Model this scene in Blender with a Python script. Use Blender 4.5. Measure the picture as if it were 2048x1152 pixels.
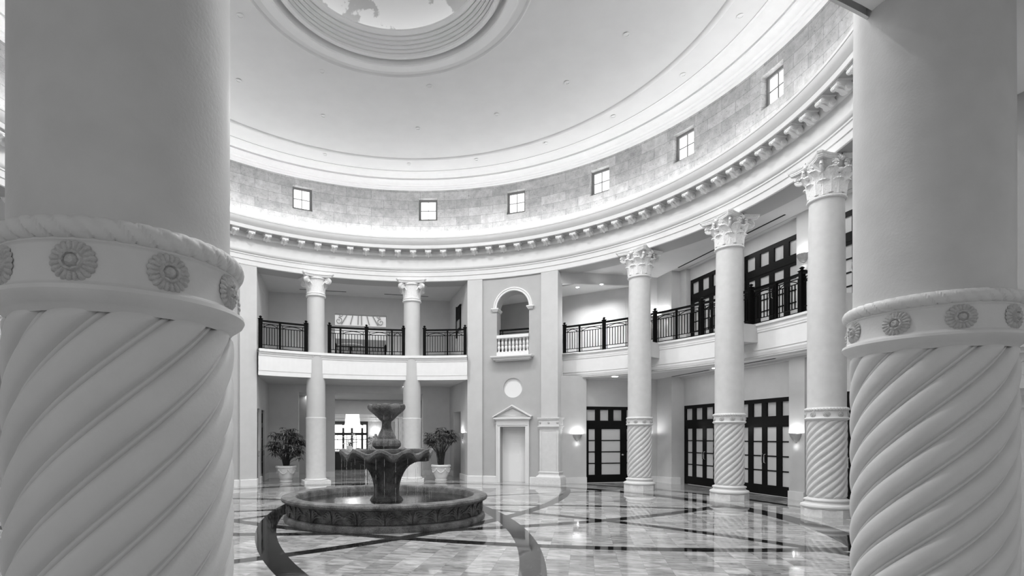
import bpy, math, random
from math import sin, cos, pi, radians as R, hypot, atan2, sqrt, floor
random.seed(7)
C = bpy.context.scene.collection
for o in list(bpy.data.objects):
    bpy.data.objects.remove(o)

# ------------------------------------------------------------------ camera, light, exposure
# origin = centre of the rotunda floor; metres; azimuths in degrees clockwise from +Y
CAMP = (1.60, -11.83, 1.75)
cd = bpy.data.cameras.new('camera'); cam = bpy.data.objects.new('camera', cd); C.objects.link(cam)
cam.location = CAMP; cam.rotation_euler = (pi/2, 0, 0)
cd.sensor_width = 36; cd.lens = 36*1094/2048
cd.shift_x = (1024-921.5)/2048; cd.shift_y = (872.85-576)/2048
cd.clip_start = .05; cd.clip_end = 200
bpy.context.scene.camera = cam
vs = bpy.context.scene.view_settings
vs.view_transform = 'Standard'; vs.look = 'None'; vs.gamma = 1; vs.use_curve_mapping = False
vs.exposure = 0.62
w = bpy.data.worlds.new('world'); bpy.context.scene.world = w; w.use_nodes = True
w.node_tree.nodes['Background'].inputs[0].default_value = (1, 1, 1, 1)
w.node_tree.nodes['Background'].inputs[1].default_value = .35
COVE, OCULUS, DOWN, SCONCE = 15.5, 1.6, 170.0, 9.0

def area(name, loc, rot, sx, sy, power, shape='RECTANGLE', spread=180):
    l = bpy.data.lights.new(name, 'AREA'); l.shape = shape; l.size = sx; l.size_y = sy; l.energy = power
    l.spread = R(spread)
    o = bpy.data.objects.new(name, l); C.objects.link(o); o.location = loc; o.rotation_euler = rot
    return o
def point(name, loc, power, rad=.04):
    l = bpy.data.lights.new(name, 'POINT'); l.energy = power; l.shadow_soft_size = rad
    o = bpy.data.objects.new(name, l); C.objects.link(o); o.location = loc
    return o
def spot(name, loc, power, angle=110, blend=.8, rad=.05):
    l = bpy.data.lights.new(name, 'SPOT'); l.energy = power; l.spot_size = R(angle); l.spot_blend = blend; l.shadow_soft_size = rad
    o = bpy.data.objects.new(name, l); C.objects.link(o); o.location = loc
    return o
# broad ceiling lamps high under the dome (the recessed downlights of the ceiling, see below)
# ------------------------------------------------------------------ materials
def mat(name, col, rough=.6, spec=.3, noise=0, nscale=8, bump=0, bscale=60, metal=0, coat=0):
    m = bpy.data.materials.new(name); m.use_nodes = True; nt = m.node_tree; b = nt.nodes['Principled BSDF']
    b.inputs['Roughness'].default_value = rough; b.inputs['Specular IOR Level'].default_value = spec
    b.inputs['Metallic'].default_value = metal; b.inputs['Coat Weight'].default_value = coat
    b.inputs['Base Color'].default_value = (col, col, col, 1)
    tc = nt.nodes.new('ShaderNodeTexCoord')
    if noise:
        n = nt.nodes.new('ShaderNodeTexNoise'); n.inputs['Scale'].default_value = nscale; n.inputs['Detail'].default_value = 6
        r = nt.nodes.new('ShaderNodeMapRange'); r.inputs[3].default_value = col*(1-noise); r.inputs[4].default_value = col*(1+noise)
        r.inputs[1].default_value = .3; r.inputs[2].default_value = .7
        nt.links.new(tc.outputs['Object'], n.inputs['Vector']); nt.links.new(n.outputs[0], r.inputs[0]); nt.links.new(r.outputs[0], b.inputs['Base Color'])
    if bump:
        n2 = nt.nodes.new('ShaderNodeTexNoise'); n2.inputs['Scale'].default_value = bscale; n2.inputs['Detail'].default_value = 5
        bp = nt.nodes.new('ShaderNodeBump'); bp.inputs['Strength'].default_value = bump; bp.inputs['Distance'].default_value = .01
        nt.links.new(tc.outputs['Object'], n2.inputs['Vector']); nt.links.new(n2.outputs[0], bp.inputs['Height']); nt.links.new(bp.outputs[0], b.inputs['Normal'])
    return m
def emit(name, v, s=1):
    m = bpy.data.materials.new(name); m.use_nodes = True; nt = m.node_tree; nt.nodes.clear()
    e = nt.nodes.new('ShaderNodeEmission'); e.inputs[0].default_value = (v, v, v, 1); e.inputs[1].default_value = s
    o = nt.nodes.new('ShaderNodeOutputMaterial'); nt.links.new(e.outputs[0], o.inputs[0]); return m
M = {
 'wall': mat('wall_paint', .56, .6, .2, .03, 3, .15, 90),
 'panel': mat('panel_paint', .44, .6, .2, .03, 3, .15, 90),
 'trim': mat('trim_paint', .74, .5, .3, .02, 5),
 'fascia': mat('fascia_paint', .80, .5, .3, .02, 5),
 'entab': mat('entablature_paint', .70, .5, .3, .02, 4),
 'column': mat('column_plaster', .66, .5, .3, .04, 6, .10, 70),
 'shaft': mat('shaft_plaster', .60, .5, .3, .04, 6, .10, 70),
 'capital': mat('capital_plaster', .78, .6, .3, .10, 40, .8, 45),
 'rosette': mat('rosette_plaster', .52, .8, .2, .12, 40, .7, 90),
 'stonebase': mat('travertine_plinth', .72, .5, .3, .08, 20, .3, 40),
 'ceil': mat('dome_plaster', .72, .7, .2, .02, 2),
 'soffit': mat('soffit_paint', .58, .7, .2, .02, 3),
 'iron': mat('black_iron', .004, .5, .08),
 'wood': mat('black_lacquered_wood', .004, .4, .15),
 'frost': mat('pale_window_film', .55, .35, .4, .01, 2),
 'chrome': mat('chrome', .8, .15, .5, metal=1),
 'slot': mat('dark_slot', .03, .8, .1),
 'sconce': mat('sconce_ceramic', .42, .6, .3, .1, 20),
 'pot': mat('glazed_white_pot', .74, .35, .5, .05, 12),
 'leaf': mat('palm_leaf', .07, .3, .8, .5, 20),
 'stem': mat('palm_stem', .06, .7, .3, .4, 30),
 'soil': mat('soil', .02, .9, .1),
 'disc': mat('white_medallion_plaster', .80, .5, .3),
 'darkwood': mat('dark_furniture', .02, .4, .4),
 'sofa': mat('grey_upholstery', .3, .8, .2),
 'sash': mat('window_sash', .22, .6, .3),
 'white': mat('white_gloss_paint', .85, .4, .4),
}
M['day'] = emit('daylight_pane', 1, 1.6)
M['cove'] = emit('cove_lamp_strip', 1, COVE)
M['oculus'] = emit('oculus_lamp_strip', 1, OCULUS)
M['lamp'] = emit('lamp_face', 1, 9)
M['shade'] = emit('lit_lamp_shade', 1, 1.6)

def nodes_of(m):
    nt = m.node_tree; return nt, nt.nodes, nt.links, nt.nodes['Principled BSDF']
def mathn(nt, op, a, b=None, c=None):
    n = nt.nodes.new('ShaderNodeMath'); n.operation = op
    for i, v in enumerate((a, b, c)):
        if v is None: continue
        if isinstance(v, (int, float)): n.inputs[i].default_value = v
        else: nt.links.new(v, n.inputs[i])
    return n.outputs[0]

# carved lava-like fountain stone
def fountain_mat(name='fountain_stone', base=.105):
    m = mat(name, base, .55, .35); nt, N, L, b = nodes_of(m)
    tc = N.new('ShaderNodeTexCoord')
    n1 = N.new('ShaderNodeTexNoise'); n1.inputs['Scale'].default_value = 5; n1.inputs['Detail'].default_value = 8
    n2 = N.new('ShaderNodeTexNoise'); n2.inputs['Scale'].default_value = 90; n2.inputs['Detail'].default_value = 3
    for n in (n1, n2): L.new(tc.outputs['Object'], n.inputs['Vector'])
    s = mathn(nt, 'MULTIPLY_ADD', n1.outputs[0], .9, mathn(nt, 'MULTIPLY', n2.outputs[0], .9))
    r = N.new('ShaderNodeMapRange'); r.inputs[1].default_value = .65; r.inputs[2].default_value = 1.2
    r.inputs[3].default_value = base*.2; r.inputs[4].default_value = base*2.6
    L.new(s, r.inputs[0]); L.new(r.outputs[0], b.inputs['Base Color'])
    bp = N.new('ShaderNodeBump'); bp.inputs['Strength'].default_value = 1.0; bp.inputs['Distance'].default_value = .02
    L.new(n2.outputs[0], bp.inputs['Height']); L.new(bp.outputs[0], b.inputs['Normal'])
    return m
M['fstone'] = fountain_mat()
M['water'] = mat('dark_water', .012, .08, .5, bump=.25, bscale=14)
wd = mat('water_thread', .9, .05, .5); wd.node_tree.nodes['Principled BSDF'].inputs['Transmission Weight'].default_value = .6
M['thread'] = wd

# drum stone blocks
def drum_mat():
    m = mat('coral_stone_blocks', .5, .8, .2); nt, N, L, b = nodes_of(m)
    tc = N.new('ShaderNodeTexCoord'); sp = N.new('ShaderNodeSeparateXYZ'); L.new(tc.outputs['Object'], sp.inputs[0])
    ang = mathn(nt, 'ARCTAN2', sp.outputs[0], sp.outputs[1]); s = mathn(nt, 'MULTIPLY', ang, 9.7)
    cb = N.new('ShaderNodeCombineXYZ'); L.new(s, cb.inputs[0]); L.new(sp.outputs[2], cb.inputs[1])
    br = N.new('ShaderNodeTexBrick'); L.new(cb.outputs[0], br.inputs['Vector'])
    br.inputs['Scale'].default_value = 1; br.inputs['Brick Width'].default_value = .95; br.inputs['Row Height'].default_value = .335
    br.inputs['Mortar Size'].default_value = .006; br.inputs['Mortar Smooth'].default_value = .3
    br.inputs['Color1'].default_value = (.40, .40, .40, 1); br.inputs['Color2'].default_value = (.54, .54, .54, 1); br.inputs['Mortar'].default_value = (.26, .26, .26, 1)
    n1 = N.new('ShaderNodeTexNoise'); n1.inputs['Scale'].default_value = 4; n1.inputs['Detail'].default_value = 9; n1.inputs['Roughness'].default_value = .75
    L.new(tc.outputs['Object'], n1.inputs['Vector'])
    r = N.new('ShaderNodeMapRange'); r.inputs[1].default_value = .3; r.inputs[2].default_value = .7; r.inputs[3].default_value = .72; r.inputs[4].default_value = 1.28
    L.new(n1.outputs[0], r.inputs[0])
    vm = N.new('ShaderNodeVectorMath'); vm.operation = 'SCALE'; L.new(br.outputs[0], vm.inputs[0]); L.new(r.outputs[0], vm.inputs['Scale'])
    # small pits
    v = N.new('ShaderNodeTexNoise'); v.inputs['Scale'].default_value = 24; v.inputs['Detail'].default_value = 4; L.new(tc.outputs['Object'], v.inputs['Vector'])
    r2 = N.new('ShaderNodeMapRange'); r2.inputs[1].default_value = .30; r2.inputs[2].default_value = .38; r2.inputs[3].default_value = .55; r2.inputs[4].default_value = 1
    L.new(v.outputs[0], r2.inputs[0])
    v2 = N.new('ShaderNodeVectorMath'); v2.operation = 'SCALE'; L.new(vm.outputs[0], v2.inputs[0]); L.new(r2.outputs[0], v2.inputs['Scale'])
    L.new(v2.outputs[0], b.inputs['Base Color'])
    bp = N.new('ShaderNodeBump'); bp.inputs['Strength'].default_value = .5; bp.inputs['Distance'].default_value = .01
    L.new(n1.outputs[0], bp.inputs['Height']); L.new(bp.outputs[0], b.inputs['Normal'])
    return m
M['drum'] = drum_mat()

# polished marble floor with dark inlaid arcs and rings
ARCS = [(350, 1.90, .27), (79, 2.43, .36), (170, 1.85, .30), (256, 2.40, .36), (26, 2.2, .27), (130, 2.05, .28), (206, 2.0, .28), (316, 2.1, .24)]
def floor_mat():
    m = mat('polished_marble_floor', .5, .045, .7, coat=0); nt, N, L, b = nodes_of(m)
    tc = N.new('ShaderNodeTexCoord'); P = tc.outputs['Object']
    ln = N.new('ShaderNodeVectorMath'); ln.operation = 'LENGTH'; L.new(P, ln.inputs[0]); rad = ln.outputs['Value']
    acc = None
    RA = 16.0
    for a, p, wd in ARCS:
        d = RA-p; c = (-d*sin(R(a)), -d*cos(R(a)), 0)
        dv = N.new('ShaderNodeVectorMath'); dv.operation = 'DISTANCE'; L.new(P, dv.inputs[0]); dv.inputs[1].default_value = c
        q = mathn(nt, 'LESS_THAN', mathn(nt, 'ABSOLUTE', mathn(nt, 'SUBTRACT', dv.outputs['Value'], RA)), wd/2)
        acc = q if acc is None else mathn(nt, 'MAXIMUM', acc, q)
    acc = mathn(nt, 'MULTIPLY', acc, mathn(nt, 'LESS_THAN', rad, 8.35))
    for rr, ww in ((8.6, .5), (10.12, .22)):
        acc = mathn(nt, 'MAXIMUM', acc, mathn(nt, 'LESS_THAN', mathn(nt, 'ABSOLUTE', mathn(nt, 'SUBTRACT', rad, rr)), ww/2))
    # marble tiles
    mp = N.new('ShaderNodeMapping'); mp.inputs['Rotation'].default_value = (0, 0, R(12.6)); L.new(P, mp.inputs[0])
    br = N.new('ShaderNodeTexBrick'); L.new(mp.outputs[0], br.inputs['Vector'])
    br.offset = 0; br.inputs['Scale'].default_value = 1; br.inputs['Brick Width'].default_value = .33; br.inputs['Row Height'].default_value = .33
    br.inputs['Mortar Size'].default_value = .0012; br.inputs['Bias'].default_value = 0
    br.inputs['Color1'].default_value = (.22, .22, .22, 1); br.inputs['Color2'].default_value = (.40, .40, .40, 1); br.inputs['Mortar'].default_value = (.17, .17, .17, 1)
    # veins stretched per tile by shifting the noise with the tile tone
    vv = N.new('ShaderNodeVectorMath'); vv.operation = 'MULTIPLY_ADD'; L.new(br.outputs[0], vv.inputs[0]); vv.inputs[1].default_value = (40, 90, 0); L.new(mp.outputs[0], vv.inputs[2])
    m2 = N.new('ShaderNodeMapping'); m2.inputs['Scale'].default_value = (1.2, 5, 1); m2.inputs['Rotation'].default_value = (0, 0, .35); L.new(vv.outputs[0], m2.inputs[0])
    n1 = N.new('ShaderNodeTexNoise'); n1.inputs['Scale'].default_value = 2.2; n1.inputs['Detail'].default_value = 9; n1.inputs['Roughness'].default_value = .65; n1.inputs['Distortion'].default_value = .8
    L.new(m2.outputs[0], n1.inputs['Vector'])
    r = N.new('ShaderNodeMapRange'); r.inputs[1].default_value = .3; r.inputs[2].default_value = .7; r.inputs[3].default_value = .45; r.inputs[4].default_value = 1.7
    L.new(n1.outputs[0], r.inputs[0])
    sc = N.new('ShaderNodeVectorMath'); sc.operation = 'SCALE'; L.new(br.outputs[0], sc.inputs[0]); L.new(r.outputs[0], sc.inputs['Scale'])
    # black marble with thin pale veins
    n3 = N.new('ShaderNodeTexNoise'); n3.inputs['Scale'].default_value = 1.6; n3.inputs['Detail'].default_value = 7; n3.inputs['Distortion'].default_value = 2.5; L.new(P, n3.inputs['Vector'])
    vein = mathn(nt, 'LESS_THAN', mathn(nt, 'ABSOLUTE', mathn(nt, 'SUBTRACT', n3.outputs[0], .5)), .0035)
    bl = mathn(nt, 'MULTIPLY_ADD', vein, .12, .008)
    mx = N.new('ShaderNodeMixRGB'); L.new(acc, mx.inputs[0]); L.new(sc.outputs[0], mx.inputs[1]); L.new(bl, mx.inputs[2])
    L.new(mx.outputs[0], b.inputs['Base Color'])
    b.inputs['IOR'].default_value = 1.75
    # faint waviness so reflections break up a little
    n4 = N.new('ShaderNodeTexNoise'); n4.inputs['Scale'].default_value = 1.1; n4.inputs['Detail'].default_value = 2; L.new(P, n4.inputs['Vector'])
    bp = N.new('ShaderNodeBump'); bp.inputs['Strength'].default_value = .05; bp.inputs['Distance'].default_value = .02
    L.new(n4.outputs[0], bp.inputs['Height']); L.new(bp.outputs[0], b.inputs['Normal'])
    return m
M['floor'] = floor_mat()

# painted sky in the oculus vault
def sky_mat():
    m = mat('painted_cloud_vault', .7, .8, .1); nt, N, L, b = nodes_of(m)
    tc = N.new('ShaderNodeTexCoord'); n = N.new('ShaderNodeTexNoise'); n.inputs['Scale'].default_value = .75; n.inputs['Detail'].default_value = 8; n.inputs['Roughness'].default_value = .6
    L.new(tc.outputs['Object'], n.inputs['Vector'])
    cr = N.new('ShaderNodeValToRGB'); cr.color_ramp.elements[0].position = .49; cr.color_ramp.elements[0].color = (.5, .5, .5, 1)
    cr.color_ramp.elements[1].position = .51; cr.color_ramp.elements[1].color = (.82, .82, .82, 1)
    L.new(n.outputs[0], cr.inputs[0]); L.new(cr.outputs[0], b.inputs['Base Color']); return m
M['sky'] = sky_mat()

# ------------------------------------------------------------------ mesh helpers
def pol(a, r, z=0): return (r*sin(R(a)), r*cos(R(a)), z)
class MB:
    def __init__(s): s.v = []; s.f = []; s.T = None
    def add(s, vs, fs):
        n = len(s.v)
        if s.T: vs = [s.T(p) for p in vs]
        s.v += [tuple(p) for p in vs]; s.f += [tuple(i+n for i in f) for f in fs]; return s
    def box(s, x0, x1, y0, y1, z0, z1):
        return s.add([(x0,y0,z0),(x1,y0,z0),(x1,y1,z0),(x0,y1,z0),(x0,y0,z1),(x1,y0,z1),(x1,y1,z1),(x0,y1,z1)],
                     [(0,3,2,1),(4,5,6,7),(0,1,5,4),(1,2,6,5),(2,3,7,6),(3,0,4,7)])
    def frus(s, x, y, z0, z1, w0, w1, d0=None, d1=None):
        d0 = d0 or w0; d1 = d1 or w1
        vs = []
        for z, a, b in ((z0,w0/2,d0/2),(z1,w1/2,d1/2)): vs += [(x-a,y-b,z),(x+a,y-b,z),(x+a,y+b,z),(x-a,y+b,z)]
        return s.add(vs, [(0,3,2,1),(4,5,6,7),(0,1,5,4),(1,2,6,5),(2,3,7,6),(3,0,4,7)])
    def grid(s, fn, nu, nv, closeu=False, closev=False):
        """fn(i,j)->point, i in 0..nu, j in 0..nv"""
        n = len(s.v); cu = nu if closeu else nu+1; cv = nv if closev else nv+1
        vs = [fn(i, j) for i in range(cu) for j in range(cv)]
        fs = []
        for i in range(nu):
            for j in range(nv):
                a = i*cv+j; b = ((i+1) % cu)*cv+j; c_ = ((i+1) % cu)*cv+(j+1) % cv; d = i*cv+(j+1) % cv
                fs.append((a, b, c_, d))
        return s.add(vs, fs)
    def lathe(s, prof, n=48, cx=0, cy=0, cap=True):
        m = len(prof)-1
        s.grid(lambda i, j: (cx+prof[j][0]*cos(2*pi*i/n), cy+prof[j][0]*sin(2*pi*i/n), prof[j][1]), n, m, closeu=True)
        if cap:
            for k, rev in ((0, True), (m, False)):
                if prof[k][0] > 1e-4:
                    ring = [(cx+prof[k][0]*cos(2*pi*i/n), cy+prof[k][0]*sin(2*pi*i/n), prof[k][1]) for i in range(n)]
                    idx = tuple(range(n)); s.add(ring, [idx[::-1] if rev else idx])
        return s
    def arc(s, prof, a0, a1, n=None, caps=False):
        """profile (r,z) swept about the room's axis from azimuth a0 to a1"""
        n = n or max(2, int(abs(a1-a0)/1.25)); m = len(prof)-1
        s.grid(lambda i, j: pol(a0+(a1-a0)*i/n, prof[j][0], prof[j][1]), n, m)
        if caps:
            s.add([pol(a0, r, z) for r, z in prof], [tuple(range(len(prof)))]); s.add([pol(a1, r, z) for r, z in prof], [tuple(range(len(prof)))[::-1]])
        return s
    def tube(s, pts, r, n=8, closed=False):
        from mathutils import Vector
        P = [Vector(p) for p in pts]; m = len(P); fr = []
        up = Vector((0, 0, 1))
        for i in range(m):
            a = P[(i-1) % m] if (i or closed) else P[0]; b = P[(i+1) % m] if (i < m-1 or closed) else P[-1]
            t = (b-a).normalized(); x = t.cross(up)
            if x.length < 1e-3: x = t.cross(Vector((1, 0, 0)))
            x.normalize(); y = x.cross(t); fr.append((P[i], x, y))
        rr = r if callable(r) else (lambda u: r)
        s.grid(lambda i, j: tuple(fr[i % m][0]+(fr[i % m][1]*cos(2*pi*j/n)+fr[i % m][2]*sin(2*pi*j/n))*rr(i/(m-1))), m if closed else m-1, n, closeu=closed, closev=True)
        if not closed:
            for k in (0, m-1):
                p, x, y = fr[k]; s.add([tuple(p+(x*cos(2*pi*j/n)+y*sin(2*pi*j/n))*rr(k/(m-1))) for j in range(n)], [tuple(range(n))])
        return s
    def build(s, name, mt, parent=None, smooth=False, loc=None, rotz=0):
        me = bpy.data.meshes.new(name); me.from_pydata(s.v, [], s.f)
        me.materials.append(M[mt] if isinstance(mt, str) else mt)
        if smooth:
            import bmesh
            bm = bmesh.new(); bm.from_mesh(me); bmesh.ops.remove_doubles(bm, verts=bm.verts, dist=1e-5)
            bmesh.ops.recalc_face_normals(bm, faces=bm.faces)
            ang = R(38)
            for e in bm.edges:
                if len(e.link_faces) == 2 and e.calc_face_angle(0) > ang: e.smooth = False
            for f in bm.faces: f.smooth = True
            bm.to_mesh(me); bm.free()
        me.update()
        o = bpy.data.objects.new(name, me); C.objects.link(o)
        if parent: o.parent = parent
        if loc: o.location = loc
        if rotz: o.rotation_euler = (0, 0, rotz)
        return o
def empty(name, loc=(0,0,0), rotz=0, parent=None):
    o = bpy.data.objects.new(name, None); C.objects.link(o); o.location = loc; o.rotation_euler = (0, 0, rotz); o.empty_display_size = .1
    if parent: o.parent = parent
    return o
def tag(o, label=None, cat=None, group=None, kind=None):
    if label: o['label'] = label
    if cat: o['category'] = cat
    if group: o['group'] = group
    if kind: o['kind'] = kind
    return o
def struct(o, label, cat): return tag(o, label, cat, kind='structure')
def copy_tree(o, parent=None):
    c = o.copy(); C.objects.link(c)
    if parent: c.parent = parent
    for ch in list(o.children): copy_tree(ch, c)
    return c
def smoothstep(a, b, x):
    t = max(0, min(1, (x-a)/(b-a))); return t*t*(3-2*t)

# wall sheet with openings. mp(s, off) -> (x, y): s runs along the wall, off goes away from the room
def wall_sheet(mb, mp, s0, s1, z0, z1, holes=(), step=.25):
    """holes: (a, b, fbot, ftop, depth, backed)"""
    cuts = {round(s0, 5), round(s1, 5)}
    n = max(1, int((s1-s0)/step)); cuts |= {round(s0+(s1-s0)*i/n, 5) for i in range(n+1)}
    for a, b, fb, ft, d, bk in holes:
        curved = callable(ft) or callable(fb); k = 24 if curved else 4
        for i in range(k+1):
            t = i/k
            if curved: t = .5-.5*cos(pi*t)
            cuts.add(round(a+(b-a)*t, 5))
    cuts = sorted(c_ for c_ in cuts if s0-1e-4 <= c_ <= s1+1e-4)
    ev = lambda f, s: f(s) if callable(f) else f
    def quad(sa, sb, za0, za1, zb0, zb1, off=0):
        if abs(za1-za0) < 1e-5 and abs(zb1-zb0) < 1e-5: return
        p, q = mp(sa, off), mp(sb, off)
        mb.add([(p[0], p[1], za0), (q[0], q[1], zb0), (q[0], q[1], zb1), (p[0], p[1], za1)], [(0, 1, 2, 3)])
    def hor(sa, sb, za, zb, d):
        p, q, p2, q2 = mp(sa, 0), mp(sb, 0), mp(sa, d), mp(sb, d)
        mb.add([(*p, za), (*q, zb), (*q2, zb), (*p2, za)], [(0, 1, 2, 3)])
    for sa, sb in zip(cuts, cuts[1:]):
        if sb-sa < 1e-4: continue
        m = (sa+sb)/2
        act = sorted([h for h in holes if h[0] < m < h[1]], key=lambda h: ev(h[2], m))
        ca, cb = z0, z0
        for a, b, fb, ft, d, bk in act:
            b0, b1, t0, t1 = ev(fb, sa), ev(fb, sb), ev(ft, sa), ev(ft, sb)
            quad(sa, sb, ca, b0, cb, b1)
            hor(sa, sb, t0, t1, d)
            if max(b0, b1) > z0+1e-4: hor(sa, sb, b0, b1, d)
            if bk: quad(sa, sb, b0, t0, b1, t1, d)
            ca, cb = t0, t1
        quad(sa, sb, ca, z1, cb, z1)
    for a, b, fb, ft, d, bk in holes:
        for s in (a, b):
            if ev(ft, s)-ev(fb, s) > 1e-4:
                p, q = mp(s, 0), mp(s, d)
                mb.add([(*p, ev(fb, s)), (*q, ev(fb, s)), (*q, ev(ft, s)), (*p, ev(ft, s))], [(0, 1, 2, 3)])
    return mb
def ringmap(r): return lambda s, off: ((r+off)*sin(s/r), (r+off)*cos(s/r))      # s = metres along the ring at radius r
def baymap(axis, ax):                                                              # straight wall across a bay, s = lateral
    n = (sin(R(axis)), cos(R(axis))); t = (cos(R(axis)), -sin(R(axis)))
    return lambda s, off: (n[0]*(ax+off)+t[0]*s, n[1]*(ax+off)+t[1]*s)
def bay(axis, ax, lat):
    return (sin(R(axis))*ax+cos(R(axis))*lat, cos(R(axis))*ax-sin(R(axis))*lat)
def sidemap(axis, lat):                                                            # wall along a bay's side, s = axial
    sg = 1 if lat > 0 else -1
    return lambda s, off: bay(axis, s, lat+sg*off)

NB = 12.4
BK, RT, NR, LF = -12.6, 77.4, 167.4, -102.6           # bay axes
RC = 9.72                                             # ring of columns
ZS, ZF, ZU = 3.95, 4.88, 7.86                         # lower ceiling, gallery floor, gallery ceiling

# ------------------------------------------------------------------ floor
def disc(rad, z, n=96):
    b = MB(); b.add([pol(360*i/n, rad, z) for i in range(n)], [tuple(range(n))[::-1]]); return b
fl = MB(); fl.box(-32, 32, -20, 50, -.2, 0)
struct(fl.build('floor', 'floor'), 'polished pale marble floor with dark inlaid arcs and ring', 'floor')

# ------------------------------------------------------------------ entablature, drum, ceiling
ent = [(10.35, 7.81), (9.62, 7.81), (9.60, 7.83), (9.60, 8.00), (9.575, 8.01), (9.575, 8.17), (9.55, 8.18), (9.55, 8.22), (9.52, 8.24), (9.49, 8.29), (9.49, 8.33),
       (9.62, 8.35), (9.62, 8.80), (9.59, 8.82), (9.56, 8.86), (9.56, 8.90), (9.54, 8.97), (9.22, 8.97), (9.20, 8.955), (9.18, 8.97), (9.18, 9.09), (9.165, 9.10),
       (9.15, 9.12), (9.11, 9.16), (9.07, 9.22), (9.055, 9.29), (9.04, 9.30), (9.04, 9.36), (9.20, 9.36), (9.22, 9.30), (9.62, 9.30)]
e = MB().arc(ent, 0, 360, 288).build('trim_1', 'entab', smooth=True)
struct(e, 'curved grey-white entablature running round the rotunda on the columns', 'entablature')
M['soffit_shade'] = mat('painted_soffit_shade', .40, .6, .2)  # darker tone that puts shade into the colour of the undersides
MB().arc([(10.36, 7.808), (9.63, 7.808)], 0, 360, 240).build('beam_shade_strip', 'soffit_shade', e)  # dark strip, painted shade under the ring beam
MB().arc([(9.54, 8.966), (9.235, 8.966)], 0, 360, 240).build('cornice_shade_band', 'soffit_shade', e)  # dark strip, painted shade under the cornice behind the modillions
# modillions
def modillion():
    b = MB()
    W = .115
    b.box(-W-.02, W+.02, -.30, 0, -.025, 0)
    prof = [(0, -.20), (-.05, -.205), (-.10, -.185), (-.15, -.15), (-.20, -.125), (-.25, -.125)]
    vs = []; n = len(prof)
    for x in (-W*.8, W*.8): vs += [(x, y, -.02) for y, z in prof]+[(x, y, z) for y, z in prof]
    fs = [(n-1, 2*n-1, 4*n-1, 3*n-1)]
    for i in range(n-1): fs += [(n+i, n+i+1, 3*n+i+1, 3*n+i), (i, n+i, n+i+1, i+1), (2*n+i, 3*n+i, 3*n+i+1, 2*n+i+1)]
    b.add(vs, fs)
    for yc, zc_, rr, wx in ((-.055, -.14, .075, W*1.02), (-.25, -.085, .055, W*.95)):       # back and front scrolls
        m = 16
        b.add([(x, yc+rr*cos(2*pi*i/m), zc_+rr*sin(2*pi*i/m)) for x in (-wx, wx) for i in range(m)], [tuple(range(m)), tuple(range(m, 2*m))[::-1]]+[(i, (i+1) % m, m+(i+1) % m, m+i) for i in range(m)])
        for x in (-wx-.012, wx): b.add([(x+dx, yc+rr*.45*cos(2*pi*i/8), zc_+rr*.45*sin(2*pi*i/8)) for dx in (0, .012) for i in range(8)], [tuple(range(8)), tuple(range(8, 16))[::-1]]+[(i, (i+1) % 8, 8+(i+1) % 8, 8+i) for i in range(8)])
    b.tube([(0, -.03, -.215), (0, -.13, -.19), (0, -.22, -.15), (0, -.30, -.12)], lambda u: .045*(1-.5*abs(u-.4)), 8)
    return b
MODA = [-41.4,-38.0,-34.5,-30.8,-27.2,-23.5,-19.8,-16.2,-12.5,-8.8,-5.1,-1.5,2.1,5.7,9.4,13.0,16.6,19.9,23.4,26.8,30.1,33.4,36.7,40.0,43.3,46.5,49.7,52.8,56.1,59.3,62.5,65.7,68.9,72.1,75.1,78.3,81.3,84.5,87.6,90.9,94.2]
MODA = [MODA[0]-3.5*k for k in range(22, 0, -1)]+MODA+[MODA[-1]+3.3*k for k in range(1, 8)]
m0 = modillion().build('modillion', 'trim', e, smooth=True)
for i, a in enumerate(MODA):
    m = m0 if i == 0 else m0.copy()
    if i: C.objects.link(m); m.parent = e
    m.location = pol(a, 9.53, 8.968); m.rotation_euler = (0, 0, -R(a))

# cove ledge: lamp strip hidden behind the lip, sloping white band, stone drum
cv = MB().arc([(9.30, 9.31), (9.42, 9.31)], 0, 360, 180)
struct(cv.build('trim_2', 'cove'), 'glowing lamp strip hidden behind the cornice lip', 'cove light')
led = MB().arc([(9.62, 9.30), (9.76, 9.34), (9.80, 9.38), (9.80, 9.84)], 0, 360, 240).build('trim_3', 'white', smooth=True)
struct(led, 'bright white band between the cornice and the stone blocks', 'ledge')
WINA = [-26.4, 1.8, 22.2, 41.3, 59.5, 77.3, 95.4, 113.7, -47.2, -66.3, -84.5, -102.3, -120.3]
RD = 9.80
hs = []
for a in WINA:
    s = R(a)*RD; hs.append((s-.37, s+.37, 10.28, 11.16, .30, False))
dm = wall_sheet(MB(), ringmap(RD), -pi*RD, pi*RD, 9.84, 11.50, hs, .3).build('wall_drum', 'drum')
struct(dm, 'drum wall of pale mottled stone blocks above the cornice', 'wall')
def drum_window(a, i, lab):
    t = empty('window_%d' % (i+1), pol(a, RD+.16, 10.28), -R(a)); struct(t, lab, 'window')
    b = MB()
    b.box(-.37, .37, 0, .08, 0, .11); b.box(-.37, .37, 0, .08, .80, .88); b.box(-.37, -.29, 0, .08, .11, .80); b.box(.29, .37, 0, .08, .11, .80)
    b.build('window_frame', 'sash', t)
    g = MB().box(-.30, .30, .05, .06, .10, .81).build('pane', 'day', t)
    q = MB().box(-.012, .012, .02, .045, .11, .80).box(-.29, .29, .02, .045, .44, .464); q.build('glazing_bar', 'sash', t)
    for s in (-1, 1):
        pass
WL = ['square daylit drum window beside the near shaft, first in the row', 'square daylit drum window above the smooth gallery column',
      'square daylit drum window above the arched balcony', 'square daylit drum window above the two glowing gallery spotlights',
      'square daylit drum window set higher, fifth along the curve', 'slanting daylit drum window high up near the top of the curve']
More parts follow.
